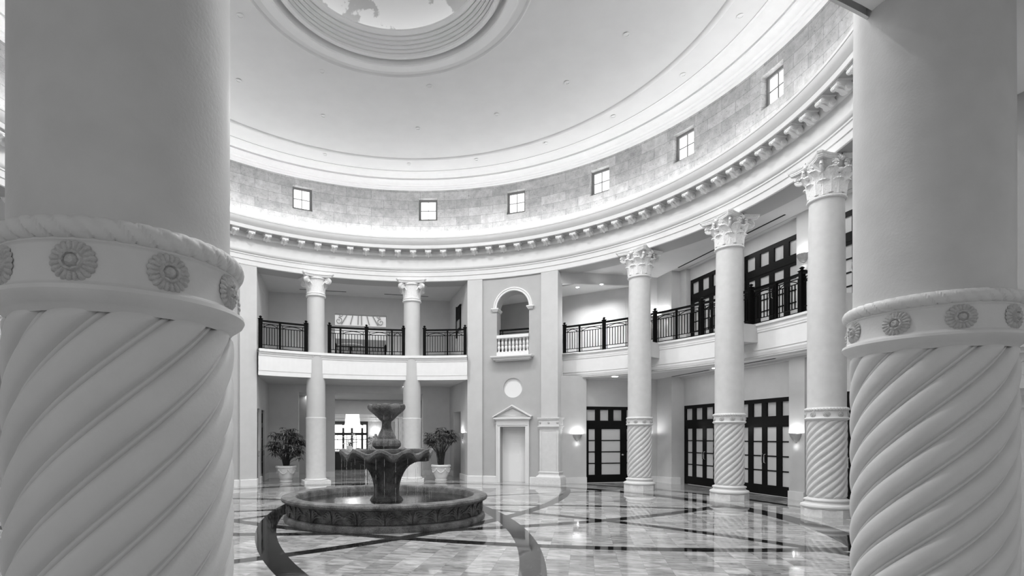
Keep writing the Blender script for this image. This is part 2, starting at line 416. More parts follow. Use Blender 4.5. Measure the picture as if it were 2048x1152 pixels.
for i, a in enumerate(WINA):
    drum_window(a, i, WL[i] if i < 6 else 'small square drum window on the unseen side of the rotunda, number %d round the ring' % (i+1))
# crown cornice under the ceiling, flat bright ring, roll moulding, shallow dome
cr = [(9.80, 11.46), (9.70, 11.47), (9.68, 11.50), (9.58, 11.50), (9.56, 11.53), (9.46, 11.54), (9.40, 11.60), (9.28, 11.63), (9.24, 11.60), (9.20, 11.60), (9.20, 11.66), (9.14, 11.67), (9.00, 11.69), (8.86, 11.69), (8.84, 11.66), (8.78, 11.66), (8.70, 11.69), (8.62, 11.66), (8.59, 11.64)]
struct(MB().arc(cr, 0, 360, 288).build('trim_4', 'trim', smooth=True), 'stepped white crown moulding between stone drum and ceiling', 'cornice')
ZC = 11.66
cl = [(8.59, ZC), (7.86, ZC+.01), (7.84, ZC-.02), (7.80, ZC-.045), (7.74, ZC-.05), (7.68, ZC-.03), (7.66, ZC), (7.6, ZC+.01)]
for k in range(1, 14):
    t = k/14; cl.append((7.6-(7.6-3.26)*t, ZC+.01+.10*sin(pi*t)))
cl += [(3.26, ZC), (3.24, ZC-.03), (3.21, ZC-.045), (3.18, ZC-.03), (3.16, ZC)]
struct(MB().arc(cl, 0, 360, 240).build('ceiling', 'ceil', smooth=True), 'smooth shallow domed ceiling fading from bright rim to grey', 'ceiling')
oc = [(3.16, ZC), (2.98, ZC+.05), (2.98, ZC-.05), (2.94, ZC-.05), (2.92, ZC-.08), (2.72, ZC-.08), (2.70, ZC-.05), (2.70, ZC+.20), (2.56, ZC+.20), (2.56, ZC+.00), (2.50, ZC-.01), (2.47, ZC+.02), (2.47, ZC+0.08), (2.455, ZC+0.08), (2.455, ZC+0.14), (2.435, ZC+0.14), (2.435, ZC+0.08), (2.43, ZC+0.08), (2.43, ZC+0.15), (2.415, ZC+0.15), (2.415, ZC+0.21), (2.395, ZC+0.21), (2.395, ZC+0.15), (2.37, ZC+0.15), (2.37, ZC+0.22), (2.355, ZC+0.22), (2.355, ZC+0.28), (2.335, ZC+0.28), (2.335, ZC+0.22), (2.31, ZC+0.22), (2.31, ZC+0.29), (2.295, ZC+0.29), (2.295, ZC+0.35), (2.275, ZC+0.35), (2.275, ZC+0.29), (2.25, ZC+0.29), (2.25, ZC+0.37), (2.235, ZC+0.37), (2.235, ZC+0.43), (2.215, ZC+0.43), (2.215, ZC+0.37), (2.19, ZC+0.37), (2.16, ZC+.46), (2.12, ZC+.47), (2.30, ZC+.48), (2.34, ZC+.44), (2.75, ZC+.44)]
struct(MB().arc(oc, 0, 360, 240).build('trim_5', 'white'), 'concentric white mouldings ringing the round oculus', 'oculus moulding')
struct(MB().arc([(2.45, ZC+.46), (2.62, ZC+.46)], 0, 360, 120).build('trim_6', 'oculus'), 'lamp strip hidden behind the oculus rim', 'cove light')
vt = [(2.75, ZC+.44)]+[(2.75*cos(pi/2*k/16), ZC+.44+1.1*sin(pi/2*k/16)) for k in range(1, 17)]
struct(MB().arc(vt, 0, 360, 96).build('ceiling_vault', 'sky', smooth=True), 'painted cloud vault glowing inside the round oculus', 'ceiling')

# recessed lights in the dome
DL = [(3.78,-73,0),(3.78,-35.3,0),(3.78,10.9,0),(3.84,81.4,0),(5.85,-52.6,1),(5.9,-27.2,1),(5.95,2,1),(5.85,27.7,1),(5.87,51.7,1),(6.0,72.7,1),
      (8.06,-23.2,2),(8.07,-2,2),(8.03,15.6,2),(8.03,33.9,2),(8.13,51.1,2),(8.31,67.7,2),(8.26,82.6,2)]
def dz(r): return ZC+(.01+.10*sin(pi*(7.6-r)/(7.6-3.26)) if r < 7.6 else .005)
RL = ['small downlight in the dome close to the oculus', 'small downlight half way up the dome', 'small downlight in the flat rim of the ceiling']
DP = ['touching the near shaft', 'second from the near shaft', 'third along the curve', 'cut by the top of the picture',
      'touching the near shaft', 'second from the near shaft', 'straight below the oculus', 'fourth along the curve', 'fifth along the curve', 'highest in the picture',
      'lowest beside the near shaft', 'second along the rim', 'third along the rim', 'fourth along the rim', 'fifth along the rim', 'sixth along the rim', 'highest along the rim']
p0 = None
for r, a, k in DL:
    if p0 is None:
        p0 = MB().lathe([(.075, 0), (.085, -.012), (.06, -.016), (.052, -.004), (.0, -.004)], 20, cap=False).build('ceiling_downlight', 'trim', smooth=True); o = p0
        q = MB().lathe([(.052, -.005), (.0, -.006)], 16, cap=False).build('lens', 'trim', p0)
    else: o = copy_tree(p0)
    o.location = pol(a, r, dz(r)-.002); tag(o, RL[k]+', '+DP[DL.index((r, a, k))], 'ceiling light', ['downlights of the inner ring', 'downlights of the middle ring', 'downlights of the outer ring'][k])
for k in range(12):
    spot('downlight_beam', pol(15+30*k, 5.9, 11.5), DOWN, 168, .5, .12)
    spot('downlight_core', pol(15+30*k, 5.9, 11.5), DOWN*2.2, 120, .9, .12)

# ------------------------------------------------------------------ pilasters and solid walls between the bays
def pilaster(a0, a1, lab, pedestal=False, turn=None, depth=1.0):
    """flat pilaster face from azimuth a0 to a1, full height; turn = side (+1/-1) where its return edge shows"""
    t = empty('pilaster', pol((a0+a1)/2, RC-.1), 0)
    tag(t, lab, 'pilaster', kind='structure')
    x, y, _ = pol((a0+a1)/2, RC-.1)
    b = MB(); b.T = lambda p: (p[0]-x, p[1]-y, p[2])
    b.arc([(10.3, .20), (9.58, .20), (9.58, 7.81)], a0, a1, 4)
    for a in (a0, a1):
        b.add([pol(a, 9.58, .2), pol(a, 9.58+depth, .2), pol(a, 9.58+depth, 7.85), pol(a, 9.58, 7.85)], [(0, 1, 2, 3)])
    b.build('pilaster_shaft', 'wall', t)
    if pedestal:
        am = (a0+a1)/2; hw = (a1-a0)/2*R(1)*9.6+.04; dd = depth+.10
        def pm(bb):
            bb.T = lambda p: (p[0]*cos(R(am))+p[1]*sin(R(am))+pol(am, 9.58)[0]-x, -p[0]*sin(R(am))+p[1]*cos(R(am))+pol(am, 9.58)[1]-y, p[2]); return bb
        bb = pm(MB()); bb.box(-hw, hw, -.05, dd, .42, 2.10)
        for s in (-1, 1):                                     # raised panel moulding on the faces
            bb.box(-hw+.07, -hw+.09, -.062, -.05, .5, 1.98) if s < 0 else bb.box(hw-.09, hw-.07, -.062, -.05, .5, 1.98)
            yy = (.06, dd-.1); xx = s*hw
            for y0 in yy: bb.box(min(xx, xx+s*.012), max(xx, xx+s*.012), y0-.01, y0+.01, .5, 1.98)
            bb.box(min(xx, xx+s*.012), max(xx, xx+s*.012), .05, dd-.09, 1.96, 1.98)
        bb.box(-hw+.07, hw-.07, -.062, -.05, 1.96, 1.98)
        bb.build('pedestal', 'column', t)
        cb = pm(MB())
        for z0, z1, g in ((2.02, 2.05, .015), (2.05, 2.10, .03), (2.10, 2.14, .06), (2.14, 2.36, .025), (2.36, 2.40, .05), (2.40, 2.445, .065)):
            cb.box(-hw-g, hw+g, -.05-g, dd+g, z0, z1)
        cb.build('collar', 'column', t)
        for px in (-hw+.03, 0, hw-.03):
            ro = rosette_mesh(.05, 12); ro2 = MB(); ro2.T = pm(MB()).T
            ro2.add([(v[0]+px, v[1]-.076, v[2]+2.25) for v in ro.v], ro.f); ro2.build('rosette', 'rosette', t, smooth=True)
        for py in (.12, dd*.5, dd-.1):
            for s in (-1, 1):
                ro = rosette_mesh(.05, 12); ro2 = MB(); ro2.T = pm(MB()).T
                ro2.add([(s*(hw+.026)+(-s)*v[1]*-1, py+v[0], v[2]+2.25) for v in ro.v], ro.f); ro2.build('rosette', 'rosette', t, smooth=True)
        db = pm(MB())
        pr = [(.0, .46), (.03, .45), (.035, .41), (.015, .39), (.03, .33), (.09, .28), (.11, .25), (.11, .21)]
        for (g0, z0), (g1, z1) in zip(pr, pr[1:]):
            db.frus(0, (dd-.05)/2, z1, z0, 2*(hw+g1), 2*(hw+g0), dd+.05+2*g1, dd+.05+2*g0)
        db.build('base_moulding', 'column', t)
        pb = pm(MB()); pb.box(-hw-.13, hw+.13, -.18, dd+.13, 0, .22); pb.build('plinth', 'stonebase', t)
    else:
        pb = MB(); pb.T = b.T; pb.arc([(9.8, .23), (9.545, .23), (9.535, .21), (9.535, 0)], a0, a1, 4)
        for a in (a0, a1): pb.add([pol(a, 9.535, 0), pol(a, 9.58+depth, 0), pol(a, 9.58+depth, .23), pol(a, 9.545, .23)], [(0, 1, 2, 3)])
        pb.build('plinth', 'trim', t)
    return t
def rosette_mesh(rad, pet=16):
    """flower in the xz plane, facing -y"""
    b = MB(); n = pet*4; rings = [(0, .020), (.16, .024), (.26, .014), (.32, .010), (.36, .018), (.46, .020), (.52, .008), (.7, .014), (.88, .013), (1.0, .002), (1.03, -.004)]
    k = rad/.066
    def fn(i, j):
        th = 2*pi*i/n; rr, h = rings[j]; c = abs(sin(pet*th/2))
        if j > 6: h = .75*h*(.45+.55*c); rr = rr*(.93+.09*c)
        if 3 < j < 6: h *= .8+.3*abs(sin(4*th))
        return (rad*rr*cos(th), -h*k, rad*rr*sin(th))
    b.grid(fn, n, len(rings)-1, closeu=True); return b

def panel_wall(a0, a1, name, rich, lab):
    RW = 9.66; sm = lambda a: R(a)*RW
    sc_ = sm((a0+a1)/2) + (.03 if a0 > 0 else -.03)
    holes = []
    if rich:
        hw = .635; zc = 6.68-.02
        cx = sc_
        holes.append((cx-hw, cx+hw, 4.93, lambda s: zc+sqrt(max(0, hw*hw-(s-cx)**2)), .62, False))
        rr = .375; zr = 3.60
        holes.append((cx-rr, cx+rr, lambda s: zr-sqrt(max(0, rr*rr-(s-cx)**2)), lambda s: zr+sqrt(max(0, rr*rr-(s-cx)**2)), .07, False))
        dw = .50
        holes.append((cx-dw, cx+dw, 0.0, 2.12, .34, True))
    b = wall_sheet(MB(), ringmap(RW), sm(a0), sm(a1), 0, 7.85, holes, .3)
    if rich:                                                   # back face of the parapet wall towards the gallery
        hb = [(holes[0][0]*1.0, holes[0][1], holes[0][2], holes[0][3], .001, False)]
        wall_sheet(b, lambda s, off: ringmap(RW)(s, off+.62), sm(a0), sm(a1), 0, 7.85, hb, .3)
    o = struct(b.build(name, 'panel'), lab, 'wall')
    bb = MB()
    if rich:
        dz0 = (cx-dw-.16, cx+dw+.16)
        for x0, x1 in ((sm(a0), dz0[0]), (dz0[1], sm(a1))): bb.arc([(9.8, .23), (9.63, .23), (9.62, .21), (9.62, 0)], math.degrees(x0/RW), math.degrees(x1/RW), 4)
    else: bb.arc([(9.8, .23), (9.63, .23), (9.62, .21), (9.62, 0)], a0, a1, 6)
    struct(bb.build('baseboard_'+name.split('_', 1)[1], 'trim'), 'white baseboard of the '+lab[:40], 'baseboard')
    if not rich: return
    # local frame at the panel centre: x along, y outward, z
    ac = math.degrees(cx/RW); org = pol(ac, RW, 0)
    def on(mb):     # bend x around the ring
        mb.T = lambda p: (lambda q: (q[0]-org[0], q[1]-org[1], p[2]))(((RW+p[1])*sin((cx+p[0])/RW), (RW+p[1])*cos((cx+p[0])/RW)))
        return mb
    md = struct(on(MB()).grid(lambda i, j: (.38*j/4*cos(2*pi*i/48), .065, zr+.38*j/4*sin(2*pi*i/48)), 48, 4, closeu=True).build('trim_%d' % (10 if a0 > 0 else 20), 'disc', loc=org), 'blank white round medallion set into the wall above the pediment' if a0 > 0 else 'white round medallion of the hidden twin wall panel', 'medallion')
    # arch moulding with imposts
    t = empty('arch_surround', (org[0], org[1], zc)); tag(t, 'moulded white round arch over the little balustrade' if a0 > 0 else 'round arch surround of the wall panel hidden by the near shaft', 'arch moulding')
    am = on(MB()); bT = am.T; am.T = lambda p: (lambda q: (q[0], q[1], q[2]-zc))(bT(p))
    pr = [(.0, .05), (.0, -.045), (.03, -.05), (.05, -.03), (.07, -.03), (.08, -.055), (.10, -.06), (.115, -.04), (.13, -.04), (.14, .0)]
    am.grid(lambda i, j: ((hw+pr[j][0])*cos(pi*i/40), pr[j][1], zc+(hw+pr[j][0])*sin(pi*i/40)), 40, len(pr)-1)
    am.build('archivolt', 'trim', t, smooth=True)
    for s in (-1, 1):
        im = MB(); im.T = am.T
        for z0, z1, g in ((-.12, -.08, .0), (-.08, -.04, .025), (-.04, .0, .05)):
            x0, x1 = s*(hw-.03-g), s*(hw+.16+g); im.box(min(x0, x1), max(x0, x1), -.05-g, .55, zc+z0, zc+z1)
        im.build('impost', 'trim', t)
    # balustrade on a bracketed sill
    t = empty('balustrade', (org[0], org[1], 4.62)); tag(t, 'small white stone balustrade with nine turned balusters in the arch' if a0 > 0 else 'small stone balustrade of the hidden twin arch', 'balustrade')
    def onb():
        m_ = on(MB()); q = m_.T; m_.T = lambda p: (lambda c_: (c_[0], c_[1], c_[2]-4.62))(q(p)); return m_
    sl = onb()
    for z0, z1, g0, g1 in ((4.62, 4.66, .60, .62), (4.66, 4.73, .62, .70), (4.73, 4.76, .74, .76), (4.76, 4.80, .77, .78)):
        sl.box(-g1-.05, g1+.05, -(g1-.50), .0, z0, z1)
    sl.build('sill', 'trim', t)
    dn = onb()
    for k in range(30): dn.box(-.60+k*.042, -.60+k*.042+.022, -.17, -.1, 4.665, 4.70)
    dn.build('dentil_band', 'trim', t)
    cb = onb(); cb.box(-hw+.003, hw-.003, -.06, .18, 4.80, 4.97); cb.build('base_course', 'trim', t)
    rl = onb(); rl.box(-hw+.003, hw-.003, -.07, .16, 5.50, 5.58); rl.box(-hw+.003, hw-.003, -.05, .14, 5.58, 5.62); rl.build('rail', 'trim', t)
    bp = [(.05, 4.97), (.052, 5.0), (.03, 5.02), (.025, 5.05), (.045, 5.10), (.058, 5.15), (.05, 5.20), (.022, 5.235), (.05, 5.25), (.05, 5.275), (.03, 5.285), (.05, 5.30), (.046, 5.36), (.022, 5.43), (.03, 5.445), (.05, 5.46), (.05, 5.50)]
    for k in range(9):
        q = onb(); xk = -hw+.075+k*(2*hw-.15)/8
        q.lathe(bp, 12, xk, .045); q.build('baluster', 'trim', t, smooth=True)
    # iron rail behind
    t = empty('iron_guard_rail', (org[0], org[1], ZF)); tag(t, 'black iron guard rail behind the stone balustrade' if a0 > 0 else 'iron guard rail of the hidden twin arch', 'railing')
    def oni():
        m_ = on(MB()); q = m_.T; m_.T = lambda p: (lambda c_: (c_[0], c_[1], c_[2]-ZF))(q(p)); return m_
    oni().box(-hw+.003, hw-.003, .42, .48, 5.86, 5.92).build('handrail', 'iron', t)
    for zz in (5.76, 5.64): oni().box(-hw+.003, hw-.003, .44, .46, zz, zz+.025).build('crossbar', 'iron', t)
    for x in (-hw+.03, -hw+.12, hw-.06): oni().box(x-.015, x+.015, .435, .465, 4.93, 5.86).build('baluster', 'iron', t)
    # pedimented blind doorway
    t = empty('doorway_surround', (org[0], org[1], 0)); tag(t, 'white pedimented surround framing a blind doorway niche' if a0 > 0 else 'pedimented surround of the hidden twin niche', 'door surround')
    def on0(): return on(MB())
    c_ = on0()
    for s in (-1, 1):
        x0, x1 = s*dw, s*(dw+.13); c_.box(min(x0, x1), max(x0, x1), -.055, .03, 0, 2.12)
        x0, x1 = s*(dw+.10), s*(dw+.15); c_.box(min(x0, x1), max(x0, x1), -.075, .03, 0, 2.2)
    c_.box(-dw-.13, dw+.13, -.055, .03, 2.12, 2.23); c_.box(-dw-.15, dw+.15, -.075, .03, 2.18, 2.37); c_.build('casing', 'trim', t)
    h_ = on0(); h_.box(-dw-.19, dw+.19, -.11, .02, 2.37, 2.41); h_.box(-dw-.24, dw+.24, -.16, .02, 2.41, 2.47); h_.build('cornice', 'trim', t)
    p_ = on0(); W2 = dw+.27
    def rake(y0, y1, top0, th):
        for s in (-1, 1):
            for k in range(6):
                u0, u1 = k/6, (k+1)/6; xa, xb = s*W2*(1-u0), s*W2*(1-u1); za, zb = 2.47+(top0-2.47)*u0, 2.47+(top0-2.47)*u1
                vs_ = [(xa, y, z) for y in (y0, y1) for z in (za, za+th)]+[(xb, y, z) for y in (y0, y1) for z in (zb, zb+th)]
                p_.add(vs_, [(0,1,3,2),(4,6,7,5),(0,4,5,1),(2,3,7,6),(1,5,7,3),(0,2,6,4)])
    rake(-.18, .0, 2.90, .045); rake(-.12, .0, 2.84, .05)
    p_.build('raking_moulding', 'trim', t)
    q_ = on0()
    for s in (-1, 1):
        for k in range(6):
            xa, xb = s*W2*(1-k/6)*.98, s*W2*(1-(k+1)/6)*.98
            q_.add([(xa, -.035, 2.46), (xb, -.035, 2.46), (xb, -.035, 2.46+.42*(k+1)/6), (xa, -.035, 2.46+.42*k/6)], [(0, 1, 2, 3)])
    q_.build('tympanum', 'trim', t)
    i_ = on0()
    for s in (-1, 1):
        i_.tube([(s*.52, -.045, 2.545), (0, -.045, 2.80)], .012, 6)
    i_.tube([(-.52, -.045, 2.545), (.52, -.045, 2.545)], .012, 6); i_.build('inner_moulding', 'trim', t)
    for ch in t.children: ch.location = (0, 0, 0)
    nb = struct(wall_sheet(MB(), lambda s, off: ringmap(RW)(s, off+.33), cx-dw+.002, cx+dw-.002, 0.002, 2.118, (), .3).build('wall_niche_%s' % name.split('_')[1], 'disc'), 'smooth pale back of the blind doorway niche' if a0 > 0 else 'niche back of the hidden wall panel', 'wall')

panel_wall(14.7, 28.5, 'wall_northeast', True, 'grey wall panel with arch, medallion and blind doorway')
pilaster(11.2, 14.7, 'plain tall pilaster beside the second smooth column bay, next to the arch panel')
pilaster(28.5, 32.4, 'tall pilaster on a panelled pedestal beside the wall sconce', True, depth=.42)
mir = lambda a: -25.2-a
panel_wall(mir(28.5), mir(14.7), 'wall_northwest', True, 'grey wall panel mostly hidden behind the near fluted column')
pilaster(mir(14.7), mir(11.2), 'plain tall pilaster beside the potted palm and the near shaft')
pilaster(mir(32.4), mir(28.5), 'pedestalled pilaster hidden behind the big near column', True)
panel_wall(126.3, 140.1, 'wall_southeast', False, 'plain wall panel beyond the near fluted column')
pilaster(122.4, 126.3, 'pedestalled pilaster out of sight behind the near column', True)
pilaster(139.5, 143.6, 'pale pedestalled pilaster at the extreme edge past the near column', True)
panel_wall(mir(140.1), mir(126.3), 'wall_southwest', False, 'plain wall panel behind the camera side')
pilaster(mir(126.3), mir(122.4), 'pedestalled pilaster of the unseen far bay side', True)
pilaster(mir(143.6), mir(139.5), 'pedestalled pilaster beside the near bay on the unseen side', True)

# ------------------------------------------------------------------ columns
NL, KT = 12, 3.05
def twisted(z0, z1, rb, nth, nz, phase=0):
    zz = [0, .004, .008, .013, .02, .028, .036, .045]+[.045+.915*k/(nz-14) for k in range(1, nz-14)]+[.96, .97, .98, .987, .993, .997, 1.0]; nz = len(zz)-1
    def fn(i, j):
        z = z0+(z1-z0)*zz[j]; th = 2*pi*i/nth+KT*z
        u = (i*NL/nth+phase) % 1.0
        end = min(smoothstep(0, .075, z-z0), smoothstep(0, .06, z1-z))
        if u < .80:
            x = (u-.40)/.40; h = .034*sqrt(max(0, 1-abs(x)**2.4))*end
        else:
            x = abs((u-.90)/.10); h = .0075*(1-smoothstep(.45, .75, x))*end
        r = rb+h
        return (r*cos(th), r*sin(th), z)
    return MB().grid(fn, nth, nz, closeu=True)
def rope(zc, R0, rr, nth, nw, nst=42):
    def fn(i, j):
        th = 2*pi*i/nth; ph = 2*pi*j/nw
        u = (nst*th/(2*pi)+ph/(2*pi)*3.0) % 1.0
        q = rr*(1.03-.20*(abs(2*u-1))**5)
        return ((R0+q*cos(ph))*cos(th), (R0+q*cos(ph))*sin(th), zc+q*1.05*sin(ph))
    return MB().grid(fn, nth, nw, closeu=True, closev=True)
def leaf_sheet(b, th0, z0, zt, r0, r1, wid, curl, n=10, m=8):
    """acanthus leaf standing on the bell: th0 centre angle"""
    def fn(i, j):
        t = i/n; s = 2*j/m-1
        lob = 1+.16*cos(t*n*pi)
        w_ = wid*(.75+.35*sin(pi*min(1, t*1.1)))*(1-.55*smoothstep(.7, 1, t))*lob
        z = z0+(zt-z0)*(t if t < .82 else .82+.14*sin((t-.82)/.18*pi/1.4))
        r = r0+(r1-r0)*t+curl*smoothstep(.6, 1, t)+.014-.022*s*s+.008*cos(s*pi*3)
        if t > .9: z -= .03*(t-.9)/.1
        th = th0+s*w_/r0
        return (r*cos(th), r*sin(th), z)
    b.grid(fn, n, m)
    return b
def spiral(b, cx, cy, cz, ux, uy, rad, thick, turns=2.1, flip=1, out=.05):
    """volute spiral in the vertical plane spanned by (ux,uy) and z"""
    pts = []
    N_ = int(26*turns)
    for i in range(N_+1):
        t = i/N_; a = flip*(2*pi*turns*t)+pi/2; r = rad*(1-.88*t)
        pts.append((cx+ux*r*cos(a), cy+uy*r*cos(a), cz+r*sin(a)))
    b.tube(pts, lambda u: thick*(1-.45*u), 7)
    return b
def abacus(b, half, cut, z0, z1, sag, prof):
    """concave sided slab, corners cut"""
    pts = []
    for k in range(4):
        base = k*pi/2
        for i in range(13):
            t = i/12*2-1
            y = half-sag*(1-t*t); x = (half-cut)*t
            c_, s_ = cos(base), sin(base)
            pts.append((x*s_+y*c_, -x*c_+y*s_) if False else (y*c_-x*s_, y*s_+x*c_))
    n = len(pts); m = len(prof)
    b.grid(lambda i, j: (pts[i % n][0]*prof[j][0], pts[i % n][1]*prof[j][0], prof[j][1]), n, m-1, closeu=True)
    for j, rev in ((0, 1), (m-1, 0)):
        ring = [(p[0]*prof[j][0], p[1]*prof[j][0], prof[j][1]) for p in pts]
        b.add(ring, [tuple(range(n))[::-1] if rev else tuple(range(n))])
    return b
def corinthian(t, zb, zt):
    H = zt-zb
    bell = MB().lathe([(.345, zb), (.378, zb+.015), (.385, zb+.035), (.375, zb+.055), (.34, zb+.07), (.335, zb+.10), (.34, zb+.35*H), (.36, zb+.6*H), (.42, zb+.80*H), (.46, zb+.88*H), (.40, zb+.9*H)], 40)
    cap = bell.build('capital', 'capital', t, smooth=True)
    ab = abacus(MB(), .56, .07, 0, 0, .12, [(.93, zt-.105), (.93, zt-.085), (.96, zt-.075), (.96, zt-.05), (1.0, zt-.035), (1.02, zt)])
    ab.build('abacus', 'capital', cap, smooth=True)
    for row in range(2):
        lf = MB()
        if row == 0: leaf_sheet(lf, 0, zb+.07, zb+.48*H, .348, .365, .155, .07)
        else: leaf_sheet(lf, 0, zb+.10, zb+.74*H, .352, .415, .15, .10)
        first = lf.build('acanthus_leaf', 'capital', cap, smooth=True)
        for k in range(8):
            o = first if k == 0 else first.copy()
            if k: C.objects.link(o); o.parent = cap
            o.rotation_euler = (0, 0, (k+.5*row)*pi/4)
    vo = MB(); spiral(vo, .50, 0, zt-.24, 1, 0, .115, .032, 2.2, -1)
    vo.tube([(.36, -.0, zb+.45*H), (.40, 0, zb+.62*H), (.46, 0, zt-.15), (.50, 0, zt-.125)], .032, 7)
    vo.lathe([(0, -.0), (.03, 0)], 6)
    vo.v = vo.v[:-12] if False else vo.v
    f1 = vo.build('volute', 'capital', cap, smooth=True)
    iv = MB()
    for s in (-1, 1):
        pts = []
        for i in range(33):
            u = i/32; a = -2*pi*1.7*u+pi/2; r = .075*(1-.85*u)
            d = s*(.135-r*cos(a)); th = d/.46
            pts.append((.475*cos(th), .475*sin(th), zt-.21+r*sin(a)))
        iv.tube(pts, lambda q: .022*(1-.4*q), 6)
        th = s*.27; iv.tube([(.40*cos(th*1.2), .40*sin(th*1.2), zb+.5*H), (.45*cos(th*1.2), .45*sin(th*1.2), zt-.24), (.475*cos(th*.9), .475*sin(th*.9), zt-.135)], .022, 6)
    f2 = iv.build('inner_scroll', 'capital', cap, smooth=True)
    fz = MB()
    for k in range(5):
        a = pi*(k-2)/5.2; fz.tube([(.46, 0, zt-.15), (.49, .05*sin(a), zt-.12+.05*cos(a)), (.475, .10*sin(a), zt-.12+.10*cos(a))], lambda u: .022*(1-.5*u), 6)
    fz.lathe([(0, zt-.17), (.04, zt-.15), (.055, zt-.12), (.04, zt-.08), (0, zt-.06)], 10, .46, 0)
    fz.lathe([(0, zt-.40), (.05, zt-.38), (.075, zt-.345), (.055, zt-.31), (0, zt-.30)], 10, .42, 0)
    f3 = fz.build('fleuron', 'capital', cap, smooth=True)
    for k in range(4):
        for f_, off in ((f1, pi/4), (f2, 0), (f3, 0)):
            o = f_ if k == 0 else f_.copy()
            if k: C.objects.link(o); o.parent = cap
            o.rotation_euler = (0, 0, off+k*pi/2)
    return cap
def ionic(t, zb, zt):
    H = zt-zb
    bell = MB().lathe([(.335, zb-.02), (.368, zb), (.375, zb+.02), (.365, zb+.045), (.335, zb+.05), (.335, zb+.075), (.36, zb+.085), (.362, zb+.11), (.34, zb+.12), (.345, zb+.2), (.37, zb+.42), (.42, zb+.62), (.46, zt-.17), (.42, zt-.12)], 40)
    cap = bell.build('capital', 'capital', t, smooth=True)
    abacus(MB(), .575, .06, 0, 0, .13, [(.90, zt-.12), (.93, zt-.10), (.96, zt-.06), (1.02, zt-.04), (1.03, zt)]).build('abacus', 'capital', cap, smooth=True)
    vo = MB()
    n = 24
    for s in (-1, 1):
        vo.add([(.545+.12*cos(2*pi*i/n), s*.05, zt-.235+.12*sin(2*pi*i/n)) for i in range(n)], [tuple(range(n))])
    vo.grid(lambda i, j: (.545+.12*cos(2*pi*i/n), -.05+.1*j, zt-.235+.12*sin(2*pi*i/n)), n, 1, closeu=True)
    for s in (-1, 1):
        for rr in (.10, .055):
            vo.tube([(.545+rr*cos(2*pi*i/20), s*.052, zt-.235+rr*sin(2*pi*i/20)) for i in range(20)], .014, 5, closed=True)
    f1 = vo.build('volute', 'capital', cap, smooth=True)
    stp = MB()
    for s in (-1, 1):
        stp.tube([(.355, s*.035, zb+.33*H), (.38, s*.10, zb+.52*H), (.47, s*.03, zt-.2)], .022, 6)
    f2 = stp.build('strap', 'capital', cap, smooth=True)
    for k in range(4):
        for f_ in (f1, f2):
            o = f_ if k == 0 else f_.copy()
            if k: C.objects.link(o); o.parent = cap
            o.rotation_euler = (0, 0, pi/4+k*pi/2)
    return cap
def twist_column(hi, lift, nros=9):
    t = empty('column'); L_ = lift
    n = 8
    MB().lathe([(.0, 0), (.5, 0), (.5, .17+L_), (0, .17+L_)], 8, cap=False).build('plinth', 'stonebase', t)
    nn = 96 if hi else 40
    MB().lathe([(.46, .17+L_), (.49, .18+L_), (.507, .215+L_), (.495, .25+L_), (.455, .268+L_), (.43, .275+L_), (.415, .30+L_), (.412, .325+L_), (.43, .335+L_), (.437, .35+L_), (.43, .37+L_), (.40, .375+L_), (.37, .40+L_)], nn).build('base_moulding', 'column', t, smooth=True)
    twisted(.385+L_, 2.125+L_, .352, 12*(24 if hi else 9), 150 if hi else 56).build('twisted_shaft', 'column', t, smooth=True)
    MB().lathe([(.37, 2.08+L_), (.385, 2.10+L_), (.392, 2.105+L_), (.42, 2.125+L_), (.428, 2.14+L_), (.424, 2.155+L_), (.408, 2.165+L_), (.402, 2.17+L_), (.400, 2.175+L_), (.398, 2.29+L_), (.400, 2.295+L_), (.405, 2.30+L_), (.40, 2.31+L_)], nn, cap=False).build('collar', 'column', t, smooth=True)
    rope(2.343+L_, .388, .037, 680 if hi else 272, 16 if hi else 8).build('rope_moulding', 'column', t, smooth=True)
    zt = 6.93
    MB().lathe([(.39, 2.37+L_), (.374, 2.385+L_), (.370, 2.42+L_), (.370, 3.4), (.366, 4.4), (.355, 5.4), (.335, zt)], nn, cap=False).build('shaft', 'shaft', t, smooth=True)
    r0 = rosette_mesh(.068, 20 if hi else 12).build('rosette', 'rosette', t, smooth=True)
    for k in range(nros):
        o = r0 if k == 0 else r0.copy()
        if k: C.objects.link(o); o.parent = t
        a = 2*pi*(k+.37)/nros
        o.location = (.399*sin(a), -.399*cos(a), 2.232+L_); o.rotation_euler = (0, 0, a)
    corinthian(t, 6.93, 7.81)
    return t
proto = twist_column(False, 0)
CL = [(50.4, 'twisted-base column with leafy capital, beside the glass door with the round knob'),
      (69.3, 'twisted-base column with leafy capital, between the two glazed double doors'),
      (88.2, 'largest fully visible twisted-base column with leafy capital, close to the near shaft'),
      (107.1, 'twisted-base column of the side arcade hidden behind the near shaft'),
      (mir(50.4), 'twisted-base column across the hall, hidden behind the near shaft'),
      (mir(69.3), 'second twisted-base column across the hall, unseen'),
      (mir(88.2), 'third twisted-base column across the hall, unseen')]
for i, (a, lab) in enumerate(CL):
    o = proto if i == 0 else copy_tree(proto)
    o.location = pol(a, RC); o.rotation_euler = (0, 0, -R(a)); tag(o, lab, 'column', 'twisted columns of the side arcades')
CX, CY = CAMP[0], CAMP[1]
def aim(x, y): return atan2(CX-x, -(CY-y))          # rotation that turns local -Y towards the camera spot
near = twist_column(True, .08)
near.location = (CX-1.307, CY+2.146, 0); near.rotation_euler = (0, 0, .60)
tag(near, 'huge near column with rope collar, rosettes and spiral flutes, cut by the frame, beside the fountain', 'column', 'near columns')
near2 = twist_column(True, .15)
near2.location = (CX+2.79, CY+3.26, 0); near2.rotation_euler = (0, 0, -.63)
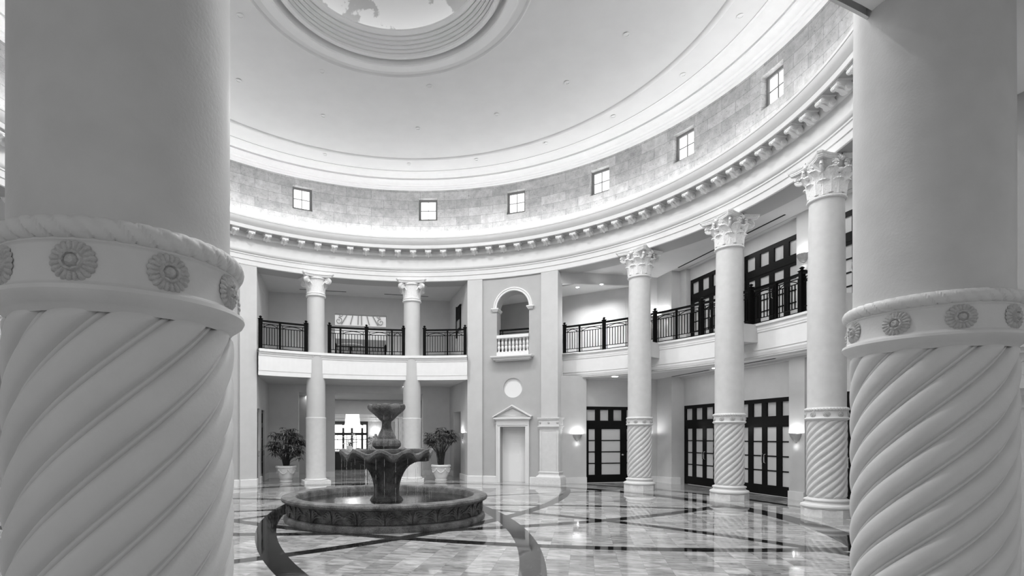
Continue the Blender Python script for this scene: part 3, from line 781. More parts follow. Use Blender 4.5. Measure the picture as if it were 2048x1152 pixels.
tag(near2, 'big near column with rope collar, rosettes and spiral flutes, in front of the side arcade', 'column', 'near columns')
def smooth_column():
    t = empty('column')
    MB().box(-.48, .48, -.48, .48, 0, .10).build('plinth', 'stonebase', t)
    MB().lathe([(.40, .10), (.42, .12), (.40, .15), (.375, .17), (.37, .2), (.37, 2.40), (.375, 2.42), (.378, 2.45), (.37, 2.465), (.34, 2.47)], 48).build('lower_sleeve', 'column', t, smooth=True)
    MB().lathe([(.345, 2.46), (.345, 3.9), (.335, 4.9), (.325, 6.0), (.318, 7.04)], 48, cap=False).build('shaft', 'wall', t, smooth=True)
    ionic(t, 7.02, 7.81); return t
sm_ = smooth_column()
for i, (a, lab) in enumerate([(-23.6, 'smooth column with scrolled capital, beside the fuller potted palm'), (-1.9, 'smooth column with scrolled capital, right behind the fountain bowl')]):
    o = sm_ if i == 0 else copy_tree(sm_)
    o.location = pol(a, RC); o.rotation_euler = (0, 0, -R(a)); tag(o, lab, 'column', 'smooth columns under the gallery')

# ------------------------------------------------------------------ gallery slabs
def slab(name, a0, a1, r, zb, steps, outer, lab, skirt=True):
    pr = [(outer, zb-.02 if skirt else zb)] if False else []
    b = MB()
    b.arc([(r+.02, zb), (r, zb), (r, zb+.165), (r-.012, zb+.17), (r-.012, ZF-.24), (r-.03, ZF-.23), (r-.03, ZF-.18), (r-.055, ZF-.16), (r-.055, ZF-.11), (r-.10, ZF-.09), (r-.10, ZF), (r+.5, ZF)], a0, a1, max(8, int(a1-a0)))
    return struct(b.build(name, 'fascia'), lab, 'balcony edge')
slab('trim_30', -36.3, 11.3, 9.46, 3.94, 0, 0, 'white gallery edge over the smooth columns').data
# right and far side galleries stand behind their columns
def slab2(name, a0, a1, lab):
    r = 10.45
    b = MB().arc([(r+.45, 3.94), (r+.10, 3.96), (r+.05, 4.0), (r+.02, 4.08), (r+.02, 4.14), (r, 4.15), (r, 4.62), (r-.02, 4.64), (r-.02, 4.68), (r-.03, 4.70), (r-.03, 4.80), (r-.08, 4.82), (r-.08, ZF), (r+.5, ZF)], a0, a1, 60)
    return struct(b.build(name, 'fascia'), lab, 'balcony edge')
slab2('trim_31', 31.5, 123, 'white gallery edge behind the twisted columns')
slab2('trim_32', mir(123), mir(31.5), 'white gallery edge on the far side of the hall')
slab('trim_33', 143.3, 191.5, 9.46, 4.24, 0, 0, 'gallery edge overhead between the two near columns')
# column brackets where the galleries meet the columns
for i, (a, lab) in enumerate(CL[:4]):
    b = MB(); am = R(a)
    b.T = lambda p: (p[0]*cos(am)+p[1]*sin(am), -p[0]*sin(am)+p[1]*cos(am), p[2])
    b.box(-.30, .30, .2, .86, 4.36, ZF-.02)
    o = b.build('trim_%d' % (40+i), 'wall', loc=pol(a, RC)); struct(o, 'grey block tying column %d of the side arcade to the gallery' % (i+1), 'bracket')
# galleries: floors/ceilings as flat sheets (polygons in plan)
def sheet(name, poly, z, mt, lab, cat, th=.03, up=True):
    n = len(poly); b = MB()
    z1 = z+th if up else z-th
    b.add([(x, y, z) for x, y in poly]+[(x, y, z1) for x, y in poly], [tuple(range(n)), tuple(range(n, 2*n))[::-1]]+[(i, (i+1) % n, n+(i+1) % n, n+i) for i in range(n)])
    return struct(b.build(name, mt), lab, cat)
def ringpoly(a0, a1, r, n=24): return [pol(a0+(a1-a0)*i/n, r)[:2] for i in range(n+1)]
HB = 3.9                       # half width of the end bays' side walls
def endbay(axis, a0, a1, depth, tagn, zl=ZS+.02):
    inner = ringpoly(a0, a1, 9.50)
    P1, P2 = bay(axis, depth, (a1 > a0) and HB+.2 or HB+.2), bay(axis, depth, -HB-.2)
    poly = inner+[bay(axis, depth, HB+.2), bay(axis, depth, -HB-.2)]
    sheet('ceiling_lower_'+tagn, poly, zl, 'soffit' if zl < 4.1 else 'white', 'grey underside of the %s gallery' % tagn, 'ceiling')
    sheet('floor_gallery_'+tagn, poly, ZF-.05, 'fascia', 'gallery floor of the %s bay' % tagn, 'floor')
    poly2 = ringpoly(a0, a1, 10.3)+[bay(axis, depth, HB+.2), bay(axis, depth, -HB-.2)]
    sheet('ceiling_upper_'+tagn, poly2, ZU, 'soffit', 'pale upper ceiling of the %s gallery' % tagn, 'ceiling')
endbay(BK, -36.3, 11.3, 12.5, 'north'); endbay(NR, 143.6, 191.2, 13.2, 'south', 4.26)
SB = 7.0; AX = 11.5
def sidebay(axis, a0, a1, tagn, sgn):
    """wide arcade bays; sgn=+1: the far (unlit end) is at negative lateral"""
    poly = ringpoly(a0, a1, 10.5, 40)+[bay(axis, AX+.4, SB+1.2), bay(axis, AX+.4, -SB-1.2)]
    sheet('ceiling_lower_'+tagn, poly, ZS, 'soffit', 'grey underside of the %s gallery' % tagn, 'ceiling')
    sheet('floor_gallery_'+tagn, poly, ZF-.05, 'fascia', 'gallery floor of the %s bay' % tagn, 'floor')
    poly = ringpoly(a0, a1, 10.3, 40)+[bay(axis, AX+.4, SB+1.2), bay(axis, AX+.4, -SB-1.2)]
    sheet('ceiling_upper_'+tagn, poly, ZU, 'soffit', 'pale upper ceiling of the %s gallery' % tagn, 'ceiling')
sidebay(RT, 32, 122.8, 'east', 1); sidebay(LF, mir(122.8), mir(32), 'west', -1)

# ------------------------------------------------------------------ doors
def door_unit(W, H, style, z_tr, nrow=4, bot=.30):
    """local: x across, y away from the room (front at 0), z up. style 'double' or 'single'"""
    t = empty('door_0')
    fr = MB(); d = .10
    fr.box(-W/2, W/2, 0, d, H-.14, H); fr.box(-W/2, W/2, 0, d, z_tr-.13, z_tr+.10)
    for x in (-W/2, W/2-.07): fr.box(x, x+.07, 0, d, 0, H-.14)
    p = W/4; ph0, ph1 = z_tr+.10, H-.14
    tx = [-W/2+p*(k+.5) for k in range(4)]
    for k in range(4):                                             # transom mullions
        x0 = -W/2+p*k; pw = p*.64
        fr.box(x0+(.07 if k == 0 else 0), tx[k]-pw/2, .0, d, ph0, ph1); fr.box(tx[k]+pw/2, x0+p-(.07 if k == 3 else 0), 0, d, ph0, ph1)
    fr.build('door_frame', 'wood', t)
    gl = MB()
    for k in range(4): gl.box(tx[k]-p*.33, tx[k]+p*.33, .05, .055, ph0-.01, ph1+.01)
    gl.build('transom_glass', 'frost', t)
    top = z_tr-.13
    def sash(name, x0, x1, st, handle=0, knob=False):
        b = MB(); zt = top-.09
        b.box(x0, x0+st, .01, .07, 0.01, top); b.box(x1-st, x1, .01, .07, .01, top); b.box(x0+st, x1-st, .01, .07, .01, bot); b.box(x0+st, x1-st, .01, .07, zt, top)
        rh = (zt-bot)/nrow
        for k in range(1, nrow): b.box(x0+st, x1-st, .02, .06, bot+k*rh-.018, bot+k*rh+.018)
        o = b.build(name, 'wood', t)
        MB().box(x0+st-.005, x1-st+.005, .035, .042, bot-.005, zt+.005).build('glass', 'frost', o)
        if handle:
            hx = x0+st/2 if handle < 0 else x1-st/2
            if knob: MB().lathe([(0, 0), (.03, 0), (.04, .02), (.03, .05), (0, .06)], 12).build('knob', 'chrome', o, smooth=True, loc=(hx, 0, 1.05)).rotation_euler = (pi/2, 0, 0)
            else:
                MB().tube([(hx, 0, .95), (hx, -.05, .97), (hx, -.055, 1.07), (hx, -.05, 1.20), (hx, 0, 1.22)], .012, 6).build('handle', 'chrome', o, smooth=True)
        return o
    sash('sidelight', -W/2+.07, -W/2+p, .11)
    if style == 'double':
        sash('door_leaf', -W/2+p, 0, .10, 1); sash('door_leaf', 0, W/2-p, .10, -1)
    else: sash('door_leaf', -W/2+p, W/2-p, .16, 1, True)
    sash('sidelight', W/2-p, W/2-.07, .11)
    return t
dbl = door_unit(2.24, 2.90, 'double', 2.25)
dup = door_unit(2.20, 2.55, 'double', 1.90)
sgl = door_unit(2.20, 2.90, 'single', 2.25)
used = set(); dn = [0]
def put(proto, x, y, z, rz, lab):
    o = proto if proto.name not in used else copy_tree(proto)
    if o is proto: used.add(proto.name)
    dn[0] += 1; o.name = 'door_%d' % dn[0]; used.add(o.name)
    o.location = (x, y, z); o.rotation_euler = (0, 0, rz); struct(o, lab, 'door'); return o
LOWD = [-4.95, -2.18, .59, 3.36]; UPD = [-4.60, -1.90, .80, 3.50]
DEEP = .20
def arcade_back(axis, tagn, flip, labs):
    sg = -1 if flip else 1
    low = sorted(sg*c for c in LOWD); up = sorted(sg*c for c in UPD)
    h = [(c-1.12, c+1.12, 0, ZS-.06, DEEP, False) for c in low]+[(c-1.10, c+1.10, ZF, ZU-.02, DEEP, False) for c in up]
    b = wall_sheet(MB(), baymap(axis, AX-DEEP), -SB-.02, SB+1.0, 0, ZU+.02, h, 1)
    for c in low: wall_sheet(b, baymap(axis, AX-.03), c-1.12, c+1.12, 2.88, ZS-.06, (), 3)
    for c in up: wall_sheet(b, baymap(axis, AX-.03), c-1.10, c+1.10, ZF+2.53, ZU-.02, (), 3)
    struct(b.build('wall_'+tagn, 'wall'), 'grey rear wall of the %s arcade with dark glazed doors' % tagn, 'wall')
    ang = -R(axis); s0 = set()
    for i, c in enumerate(LOWD):
        x, y = bay(axis, AX-.02, sg*c); put(dbl, x, y, 0, ang, labs[0][i])
    for i, c in enumerate(UPD):
        x, y = bay(axis, AX-.02, sg*c); put(dup, x, y, ZF, ang, labs[1][i])
    # corner pier and baseboards
    pc = MB(); 
    m_ = baymap(axis, 10.95)
    q = [bay(axis, 10.95, sg*-7.03), bay(axis, 10.95, sg*-6.07), bay(axis, AX-DEEP+.01, sg*-6.07), bay(axis, AX-DEEP+.01, sg*-7.03)]
    pc.add([(x, y, 0) for x, y in q]+[(x, y, ZU) for x, y in q], [(0,1,5,4),(1,2,6,5),(2,3,7,6),(3,0,4,7)])
    struct(pc.build('wall_corner_'+tagn, 'wall'), 'square corner pier at the end of the %s arcade' % tagn, 'wall')
    bbm = MB(); edges = [-SB]+[v for c in low for v in (c-1.12, c+1.12)]+[SB+1]
    for k in range(0, len(edges), 2):
        if edges[k+1]-edges[k] < .05: continue
        q = baymap(axis, AX-DEEP); x0, x1 = edges[k], edges[k+1]
        pts = [q(x0, -.04), q(x1, -.04), q(x1, 0), q(x0, 0)]
        bbm.add([(x, y, 0) for x, y in pts]+[(x, y, .23) for x, y in pts], [(0,1,5,4),(1,2,6,5),(3,0,4,7),(4,5,6,7)])
    q = [bay(axis, 10.91, sg*-7.03), bay(axis, 10.91, sg*-6.03), bay(axis, AX-DEEP, sg*-6.03), bay(axis, AX-DEEP, sg*-7.03)]
    bbm.add([(x, y, 0) for x, y in q]+[(x, y, .23) for x, y in q], [(0,1,5,4),(1,2,6,5),(4,5,6,7)])
    struct(bbm.build('baseboard_'+tagn, 'trim'), 'white baseboard of the %s arcade' % tagn, 'baseboard')
arcade_back(RT, 'east', False, (
    ['dark double door with chrome pulls between the corner pier and the second twisted column', 'dark double door with sidelights beside the shell sconce pier', 'dark glazed door glimpsed between the third twisted column and the near column', 'dark glazed door hidden behind the near shaft'],
    ['dark gallery window wall behind the railing, between first and second twisted columns', 'dark gallery window wall beside the gallery uplight sconce', 'dark gallery window strip between the third twisted column and the near shaft', 'dark gallery window wall hidden behind the near shaft']))
arcade_back(LF, 'west', True, (['unseen double door %d across the hall' % k for k in range(1, 5)], ['unseen gallery window wall %d across the hall' % k for k in range(1, 5)]))
def arcade_side(axis, tagn, flip, rich):
    sg = -1 if flip else 1; lat = -SB*sg
    mp_ = lambda s, off: bay(axis, s, lat-sg*off)
    # ground floor wall with door recess
    b = wall_sheet(MB(), mp_, 6.95, AX, 0, ZS+.05, [(8.01, 10.21, 0, ZS-.06, .20, False)], 1)
    wall_sheet(b, lambda s, off: mp_(s, .17), 8.01, 10.21, 2.88, ZS-.06, (), 3)
    # gallery level: header and return piece, open between
    wall_sheet(b, mp_, 6.95, 9.61, 7.40, ZU+.02, (), 1); wall_sheet(b, mp_, 9.61, AX, ZF, ZU+.02, (), 1)
    struct(b.build('wall_side_'+tagn, 'wall'), 'grey end wall of the %s arcade with a glazed single door' % tagn, 'wall')
    x, y = bay(axis, 9.11, lat-sg*.18)
    put(sgl, x, y, 0, -R(axis-90*sg), 'dark glazed single door with round knob behind the first twisted column' if rich else 'unseen single door across the hall')
    c_ = MB()
    for (s0, s1) in ((6.95, 8.01), (10.21, 10.95)):
        pts = [mp_(s0, -.04), mp_(s1, -.04), mp_(s1, 0), mp_(s0, 0)]
        c_.add([(x, y, 0) for x, y in pts]+[(x, y, .23) for x, y in pts], [(0,1,5,4),(1,2,6,5),(3,0,4,7),(4,5,6,7)])
    struct(c_.build('baseboard_side_'+tagn, 'trim'), 'white baseboard under the shell sconce of the %s arcade' % tagn, 'baseboard')
arcade_side(RT, 'east', False, True); arcade_side(LF, 'west', True, False)
# gallery lobby beyond the header: diagonal wall and low ceiling with two glowing spotlights
def lobby(diag, axis, sg, tagn, rich):
    lat = -SB*sg
    wm = baymap(diag, 11.75)
    b = wall_sheet(MB(), wm, -5.9 if sg > 0 else -2.2, 2.2 if sg > 0 else 5.9, ZF, 7.42, (), 1)
    struct(b.build('wall_lobby_'+tagn, 'wall'), 'spotlit diagonal wall of the gallery lobby' if rich else 'unseen lobby wall across the hall', 'wall')
    c0 = (diag-34, diag+34)
    poly = [wm(-5.9*sg, .0), wm(2.2*sg, .0), bay(axis, 7.5, lat), pol(diag+1.5*sg, 10.3)[:2], pol(diag-9*sg, 10.3)[:2], bay(BK, 8.9, sg*HB), bay(BK, NB, sg*HB)]
    sheet('ceiling_lobby_'+tagn, poly, 7.40, 'ceil', 'low lobby ceiling with two glowing spotlights' if rich else 'unseen lobby ceiling', 'ceiling')
    sheet('floor_lobby_'+tagn, poly, ZF-.04, 'fascia', 'lobby floor behind the arch' if rich else 'unseen lobby floor', 'floor')
lobby(32.4, RT, 1, 'northeast', True); lobby(mir(32.4), LF, -1, 'northwest', False)
def atpix(x, y, z):
    Y = 1094*(z-1.75)/(872.85-y); return (CX+(x-921.5)*Y/1094, CY+Y)
sp0 = None
for i, (px, py, lab) in enumerate([(1155, 574, 'glowing gallery spotlight closer to the pilaster'), (1203, 568, 'glowing gallery spotlight closer to the first twisted column')]):
    x, y = atpix(px, py, 7.40)
    if sp0 is None:
        sp0 = MB().lathe([(.085, 0), (.10, -.012), (.07, -.016), (.06, -.005)], 20, cap=False).build('ceiling_spotlight', 'trim', smooth=True); o = sp0
        MB().lathe([(.062, -.008), (.04, -.018), (0, -.022)], 16, cap=False).build('lens', 'lamp', sp0)
    else: o = copy_tree(sp0)
    o.location = (x, y, 7.397); tag(o, lab, 'ceiling light', 'glowing gallery spotlights')
    spot('gallery_spot_beam', (x+.05, y+.1, 7.35), 120, 140, 1.0, .05)

# ------------------------------------------------------------------ north bay walls
def plx(px, py, lat):   # azimuth helper unused
    return None
NB = 12.4
b = wall_sheet(MB(), baymap(BK, NB), -HB-.05, HB+.05, 0, ZS+.04, [(-2.68, -1.72, 0, 3.64, .30, False), (-1.17, 2.68, 0, 3.64, .30, False)], .5)
wall_sheet(b, baymap(BK, NB), -HB-.05, HB+.05, ZF, ZU+.02, [(-1.17, 1.05, ZF, 7.08, .30, False)], .5)
struct(b.build('wall_north', 'wall'), 'grey rear wall under and above the gallery, opening to the far room', 'wall')
for sg, nm in ((-1, 'northwest_bay'), (1, 'northeast_bay')):
    hl = [(9.15, 9.75, 0, 2.78, .15, False), (10.25, 11.1, 0, 2.78, .15, False)] if sg < 0 else [(10.15, 11.55, 0, 2.80, .38, False)]
    mp_ = lambda s, off, sg=sg: bay(BK, s, sg*(HB+off))
    b = wall_sheet(MB(), mp_, 8.75, NB+.05, 0, ZU+.02, hl, .6)
    struct(b.build('wall_'+nm, 'wall'), 'side wall of the column bay %s' % ('with two dark narrow doors beside the palm' if sg < 0 else 'with the black wall sign and recessed door'), 'wall')
    bb = MB()
    ed = [8.8]+[v for h in hl for v in (h[0], h[1])]+[NB]
    for k in range(0, len(ed), 2):
        pts = [mp_(ed[k], -.04), mp_(ed[k+1], -.04), mp_(ed[k+1], 0), mp_(ed[k], 0)]
        bb.add([(x, y, 0) for x, y in pts]+[(x, y, .23) for x, y in pts], [(0,1,5,4),(1,2,6,5),(3,0,4,7),(4,5,6,7)])
    struct(bb.build('baseboard_'+nm, 'trim'), 'white baseboard %s' % ('behind the fuller palm' if sg < 0 else 'behind the sparser palm'), 'baseboard')
b = MB()
for x0, x1 in ((-HB, -2.68), (-1.72, -1.17), (2.68, HB)):
    q = baymap(BK, NB); pts = [q(x0, -.03), q(x1, -.03), q(x1, 0), q(x0, 0)]
    b.add([(x, y, 0) for x, y in pts]+[(x, y, .23) for x, y in pts], [(0,1,5,4),(1,2,6,5),(3,0,4,7),(4,5,6,7)])
struct(b.build('baseboard_north', 'trim'), 'white baseboard of the rear wall', 'baseboard')
def slim_door(w_, h_, lab, x, y, rz):
    t = empty('door_0', (x, y, 0), rz); dn[0] += 1; t.name = 'door_%d' % dn[0]; struct(t, lab, 'door')
    b = MB().box(-w_/2, w_/2, 0, .06, h_-.12, h_).box(-w_/2, -w_/2+.09, 0, .06, 0, h_-.12).box(w_/2-.09, w_/2, 0, .06, 0, h_-.12).box(-w_/2+.09, w_/2-.09, 0, .06, 0, .28).box(-w_/2+.09, w_/2-.09, 0, .06, 2.1, 2.28)
    b.box(-.03, .03, 0, .06, .28, h_-.12)
    for k in range(1, 4): b.box(-w_/2+.09, w_/2-.09, .01, .05, .28+k*.455-.015, .28+k*.455+.015)
    b.build('door_leaf', 'wood', t)
    MB().box(-w_/2+.06, w_/2-.06, .035, .04, .26, h_-.1).build('glass', 'slot', t)
    MB().tube([(w_/2-.05, 0, 1.0), (w_/2-.05, -.05, 1.02), (w_/2-.05, -.05, 1.2), (w_/2-.05, 0, 1.22)], .012, 6).build('handle', 'chrome', t, smooth=True)
slim_door(.60, 2.78, 'dark narrow door in the side wall closer to the pilaster, beside the palm', *bay(BK, 9.45, -HB-.06), -R(BK-90))
slim_door(.85, 2.78, 'dark narrow door in the side wall closer to the corner, behind the palm', *bay(BK, 10.675, -HB-.06), -R(BK-90))
slim_door(1.40, 2.80, 'dark recessed double door behind the sparser palm', *bay(BK, 10.85, HB+.30), -R(BK+90))

# wall sign upstairs
x, y = bay(BK, 10.35, HB-.02)
t = empty('wall_sign', (x, y, 6.1), -R(BK+90)); tag(t, 'black hanging sign on the gallery side wall above the sparser palm', 'sign')
MB().box(-.34, .34, -.04, 0, .05, 1.02).build('sign_board', 'iron', t)
MB().box(-.40, .40, -.05, .01, 1.02, 1.07).box(-.43, -.36, -.05, .01, -.20, 1.12).build('bracket', 'iron', t)
MB().box(-.26, .26, -.046, -.04, .14, .48).build('grey_panel', 'sofa', t)

# ------------------------------------------------------------------ iron railings
def railing(r, posts, mulls, lab, ends=True):
    """posts/mulls azimuths; runs from the first to last entry"""
    allp = sorted([(a, 'p') for a in posts]+[(a, 'm') for a in mulls]); a0, a1 = allp[0][0], allp[-1][0]
    x0, y0, _ = pol((a0+a1)/2, r)
    t = empty('gallery_railing', (x0, y0, ZF)); tag(t, lab, 'railing', 'black iron gallery railings')
    zb = 0
    def nb(): b = MB(); b.T = lambda p: (p[0]-x0, p[1]-y0, p[2]); return b
    def bar(b, aa, ab, z0, z1, w_=.012, n=4):
        b.grid(lambda i, j: pol(aa+(ab-aa)*i/n, r+(-w_ if j in (0, 3) else w_), z0 if j in (0, 1) else z1), n, 4, closev=True)
    def vbar(b, a, z0, z1, w_):
        c_ = pol(a, r); b.box(c_[0]-w_, c_[0]+w_, c_[1]-w_, c_[1]+w_, z0, z1)
    b = nb(); bar(b, a0, a1, .99, 1.05, .035, 16); b.build('handrail', 'iron', t)
    for a, k in allp:
        b = nb()
        if k == 'p':
            c_ = pol(a, r)
            vbar(b, a, -.0, 1.08, .058)
            for z0, z1, w0, w1 in ((1.08, 1.10, .15, .15), (1.10, 1.12, .13, .04), (1.12, 1.14, .05, .05), (1.14, 1.165, .06, .10), (1.165, 1.20, .10, .03)): b.frus(c_[0], c_[1], z0, z1, w0, w1)
            b.build('post', 'iron', t)
        else: vbar(b, a, 0, 1.0, .032); b.build('mullion', 'iron', t)
    for (aa, ka), (ab, kb) in zip(allp, allp[1:]):
        pad = .05/r*57.3 if ka == 'p' else .024/r*57.3; padb = .05/r*57.3 if kb == 'p' else .024/r*57.3
        s0, s1 = aa+pad, ab-padb; wd = R(s1-s0)*r
        b = nb()
        for z in (.92, .80, .17, .05):
            b = nb(); bar(b, s0, s1, z-.011, z+.011, .011); b.build('crossbar', 'iron', t)
        ms = .07/r*57.3
        if wd > .35:
            for a in (s0+ms, s1-ms):
                b = nb(); vbar(b, a, .05, .92, .011); b.build('baluster', 'iron', t)
            i0, i1 = s0+ms, s1-ms; k = max(2, int(round(R(i1-i0)*r/.105)))
            for j in range(1, k):
                b = nb(); vbar(b, i0+(i1-i0)*j/k, .17, .80, .011); b.build('baluster', 'iron', t)
            b = nb(); pts = [pol(i0+(i1-i0)*j/16, r, .80+.105*sin(pi*j/16)**.8) for j in range(17)]; pts = [b.T(p) for p in pts]; b.T = None
            b.tube(pts, .013, 5); b.build('arch_bar', 'iron', t)
        else:
            k = max(1, int(wd/.1))
            for j in range(1, k+1):
                b = nb(); vbar(b, s0+(s1-s0)*j/(k+1), .17, .80, .011); b.build('baluster', 'iron', t)
    return t
def onring(px, r):
    u = (px-921.5)/1094; cx, cy = -CX, -CY
    A = u*u+1; B = -2*(u*cx+cy); D = B*B-4*A*(cx*cx+cy*cy-r*r); t = (-B+sqrt(D))/(2*A)
    return math.degrees(atan2(u*t-cx, t-cy))
g = lambda *xs, r=9.56: [onring(x, r) for x in xs]
railing(9.56, g(521, 612), g(560), 'black iron railing section between pilaster and first smooth column')
railing(9.56, g(659, 733, 807), g(681, 784), 'black iron railing section between the two smooth columns, before the bright window')
railing(9.56, g(849, 930), g(895), 'black iron railing section between second smooth column and arch panel')
RR = 10.52
railing(RR, g(1129, 1208, r=RR), g(1159, 1257, r=RR), 'black iron railing section before the spotlit lobby, beside the pilaster')
railing(RR, g(1310, 1404, r=RR), g(1299, 1353, r=RR)+g(1446, r=RR), 'black iron railing section between first and second twisted columns')
railing(RR, g(1502, 1604, r=RR), g(1553, 1484, r=RR)+g(1640, r=RR), 'black iron railing section between second and third twisted columns')
railing(RR, [92.5, 98.5, 104], [90, 95.5, 101.5], 'black iron railing glimpsed between the third twisted column and near shaft')

# ------------------------------------------------------------------ shell sconces
def sconce():
    t = empty('wall_sconce'); n = 36
    prof = [(.035, -.12), (.05, -.115), (.07, -.09), (.11, -.03), (.145, .04), (.158, .10), (.162, .115), (.150, .115), (.13, .05), (.08, -.02), (.0, -.06)]
    b = MB()
    def fn(i, j):
        a = pi*i/n; rr, z = prof[j]; f = 1+(.05*abs(sin(7*a)) if 1 < j < 7 else 0)
        return (rr*f*cos(a)*1.12, -rr*f*sin(a)*1.0, z)
    b.grid(fn, n, len(prof)-1)
    b.build('shell_bowl', 'sconce', t, smooth=True)
    MB().box(-.06, .06, -.02, .0, -.10, .06).build('wall_plate', 'sconce', t)
    MB().lathe([(0, -.155), (.022, -.15), (.03, -.135), (.02, -.12)], 12, 0, -.03).build('finial', 'sconce', t, smooth=True)
    MB().lathe([(0, .0), (.03, .01), (.035, .04), (.02, .07), (0, .075)], 10, 0, -.07).build('bulb', 'lamp', t, smooth=True)
    return t
s0 = sconce(); first = [True]
def put_sconce(x, y, z, rz, lab, power=SCONCE):
    o = s0 if first[0] else copy_tree(s0); first[0] = False
    o.location = (x, y, z); o.rotation_euler = (0, 0, rz); tag(o, lab, 'wall lamp', 'shell sconces')
    px, py = x+sin(rz)*.07*1, y-cos(rz)*.07
    px, py = x-(-sin(rz))*.09, y-cos(rz)*.09
    point('sconce_glow', (px, py, z+.10), power, .03)
    point('sconce_downglow', (px, py, z-.24), power*.035, .02)
put_sconce(*bay(RT, 7.63, -SB), 1.72, -R(RT-90), 'shell-shaped sconce with bright glow beside the single glazed door')
put_sconce(*bay(RT, 10.42, -SB), 1.72, -R(RT-90), 'shell-shaped sconce half hidden behind the first twisted column')
put_sconce(*bay(RT, AX-DEEP, -3.565), 1.72, -R(RT), 'shell-shaped sconce peeking out beside the second twisted column')
put_sconce(*bay(RT, AX-DEEP, -.80), 1.72, -R(RT), 'shell-shaped sconce on the pier beside the third twisted column')
put_sconce(*bay(RT, AX-DEEP, -.55), 6.58, -R(RT), 'shell-shaped uplight sconce upstairs beside the gallery window wall')
put_sconce(*bay(RT, 10.75, -SB), 6.25, -R(RT-90), 'shell-shaped sconce upstairs on the arcade end wall')
put_sconce(*bay(RT, 10.95, -6.4), 6.25, -R(RT), 'shell-shaped sconce upstairs on the corner pier')
put_sconce(*bay(BK, 9.75, HB), 1.78, -R(BK+90), 'small sconce on the side wall between pilaster and recessed door')

# ------------------------------------------------------------------ ceiling slots, small lights and added gallery fill
def slotbar(axis, ax, l0, l1, z, lab, w_=.05):
    p = [bay(axis, ax, l0), bay(axis, ax+w_, l0), bay(axis, ax+w_, l1), bay(axis, ax, l1)]
    c0 = bay(axis, ax, (l0+l1)/2); b = MB()
    b.add([(x-c0[0], y-c0[1], 0) for x, y in p]+[(x-c0[0], y-c0[1], -.012) for x, y in p], [(0,1,2,3),(7,6,5,4),(0,4,5,1),(1,5,6,2),(2,6,7,3),(3,7,4,0)])
    tag(b.build('air_slot', 'slot', loc=(c0[0], c0[1], z)), lab, 'air vent', 'dark ceiling air slots')
slotbar(RT, 10.9, -6.0, -3.95, ZS, 'dark slot in the low ceiling over the first glazed double door')
slotbar(RT, 10.95, -3.3, -1.2, ZS, 'dark slot in the low ceiling over the door beside the pier sconce')
slotbar(RT, 10.95, -5.7, -.85, ZU, 'long dark slot in the upper gallery ceiling over the window walls')
slotbar(BK, 11.7, -2.6, -.7, ZU, 'thin dark slot in the upper ceiling behind the first scrolled capital', .035)
slotbar(BK, 11.7, .9, 2.8, ZU, 'thin dark slot in the upper ceiling behind the second scrolled capital', .035)
x, y = atpix(1230, 752.5, ZS)
l0 = MB().box(-.10, .10, -.05, .05, -.02, 0).build('soffit_light', 'lamp', loc=(x, y, ZS)); tag(l0, 'small bright lamp in the low ceiling before the single glazed door', 'ceiling light', 'soffit lamps')
x, y = atpix(1432, 736, ZS)
l1 = l0.copy(); C.objects.link(l1); l1.location = (x, y, ZS); tag(l1, 'small bright lamp in the low ceiling beside the second twisted column', 'ceiling light')
x, y = atpix(811, 774, ZS)
l2 = l0.copy(); C.objects.link(l2); l2.location = (x, y, ZS+.02); tag(l2, 'small bright lamp in the low ceiling beside the column behind the fountain', 'ceiling light')
for axis in (RT, LF):
    x, y = bay(axis, 10.75, 0); area('soffit_lamp', (x, y, ZS-.02), (0, 0, -R(axis)), 11, .3, 22)
    x, y = bay(axis, 10.6, 0); area('gallery_fill', (x, y, ZU-.03), (0, 0, -R(axis)), 11, .5, 45)  # long area light added to fill the upper gallery, no fixture there
x, y = bay(BK, 10.9, 0); area('soffit_lamp', (x, y, ZS), (0, 0, -R(BK)), 6.5, .6, 8)
area('gallery_fill', (x, y, ZU-.02), (0, 0, -R(BK)), 6.5, .6, 8)  # added fill for the north gallery, without a fixture

# ------------------------------------------------------------------ fountain
FX, FY = -.02, .12
ft = empty('fountain', (FX, FY, 0)); tag(ft, 'carved dark stone fountain with scalloped bowls and round basin', 'fountain')
MB().lathe([(2.06, 0), (2.14, 0), (2.15, .05), (2.13, .10), (2.08, .125), (2.05, .13), (2.06, .14), (2.055, .36), (2.07, .385), (2.13, .40), (2.185, .425), (2.20, .46), (2.185, .495), (2.13, .515), (1.98, .515), (1.91, .50), (1.88, .46), (1.88, .2), (0, .2)], 120, cap=False).build('basin', 'fstone', ft, smooth=True)
# relief of curling leaves round the basin
rl = MB()
for k in range(26):
    a0 = 2*pi*k/26
    for s in (-1, 1):
        for m in range(4):
            pts = []
            for i in range(7):
                t = i/6; an = a0+s*(.012+.018*m*t+.075*t**1.6*(.55+.2*m)); z = .145+.225*(1-.17*m)*sin(pi*min(1, t*.72))
                pts.append(((2.070+.012*sin(pi*t))*cos(an), (2.070+.012*sin(pi*t))*sin(an), z))
            rl.tube(pts, lambda u: .018*(1-.4*u)+.003, 6)
rl.build('leaf_relief', 'fstone', ft, smooth=True)
MB().lathe([(0, .365), (1.87, .365)], 64, cap=False).build('water_surface', 'water', ft)
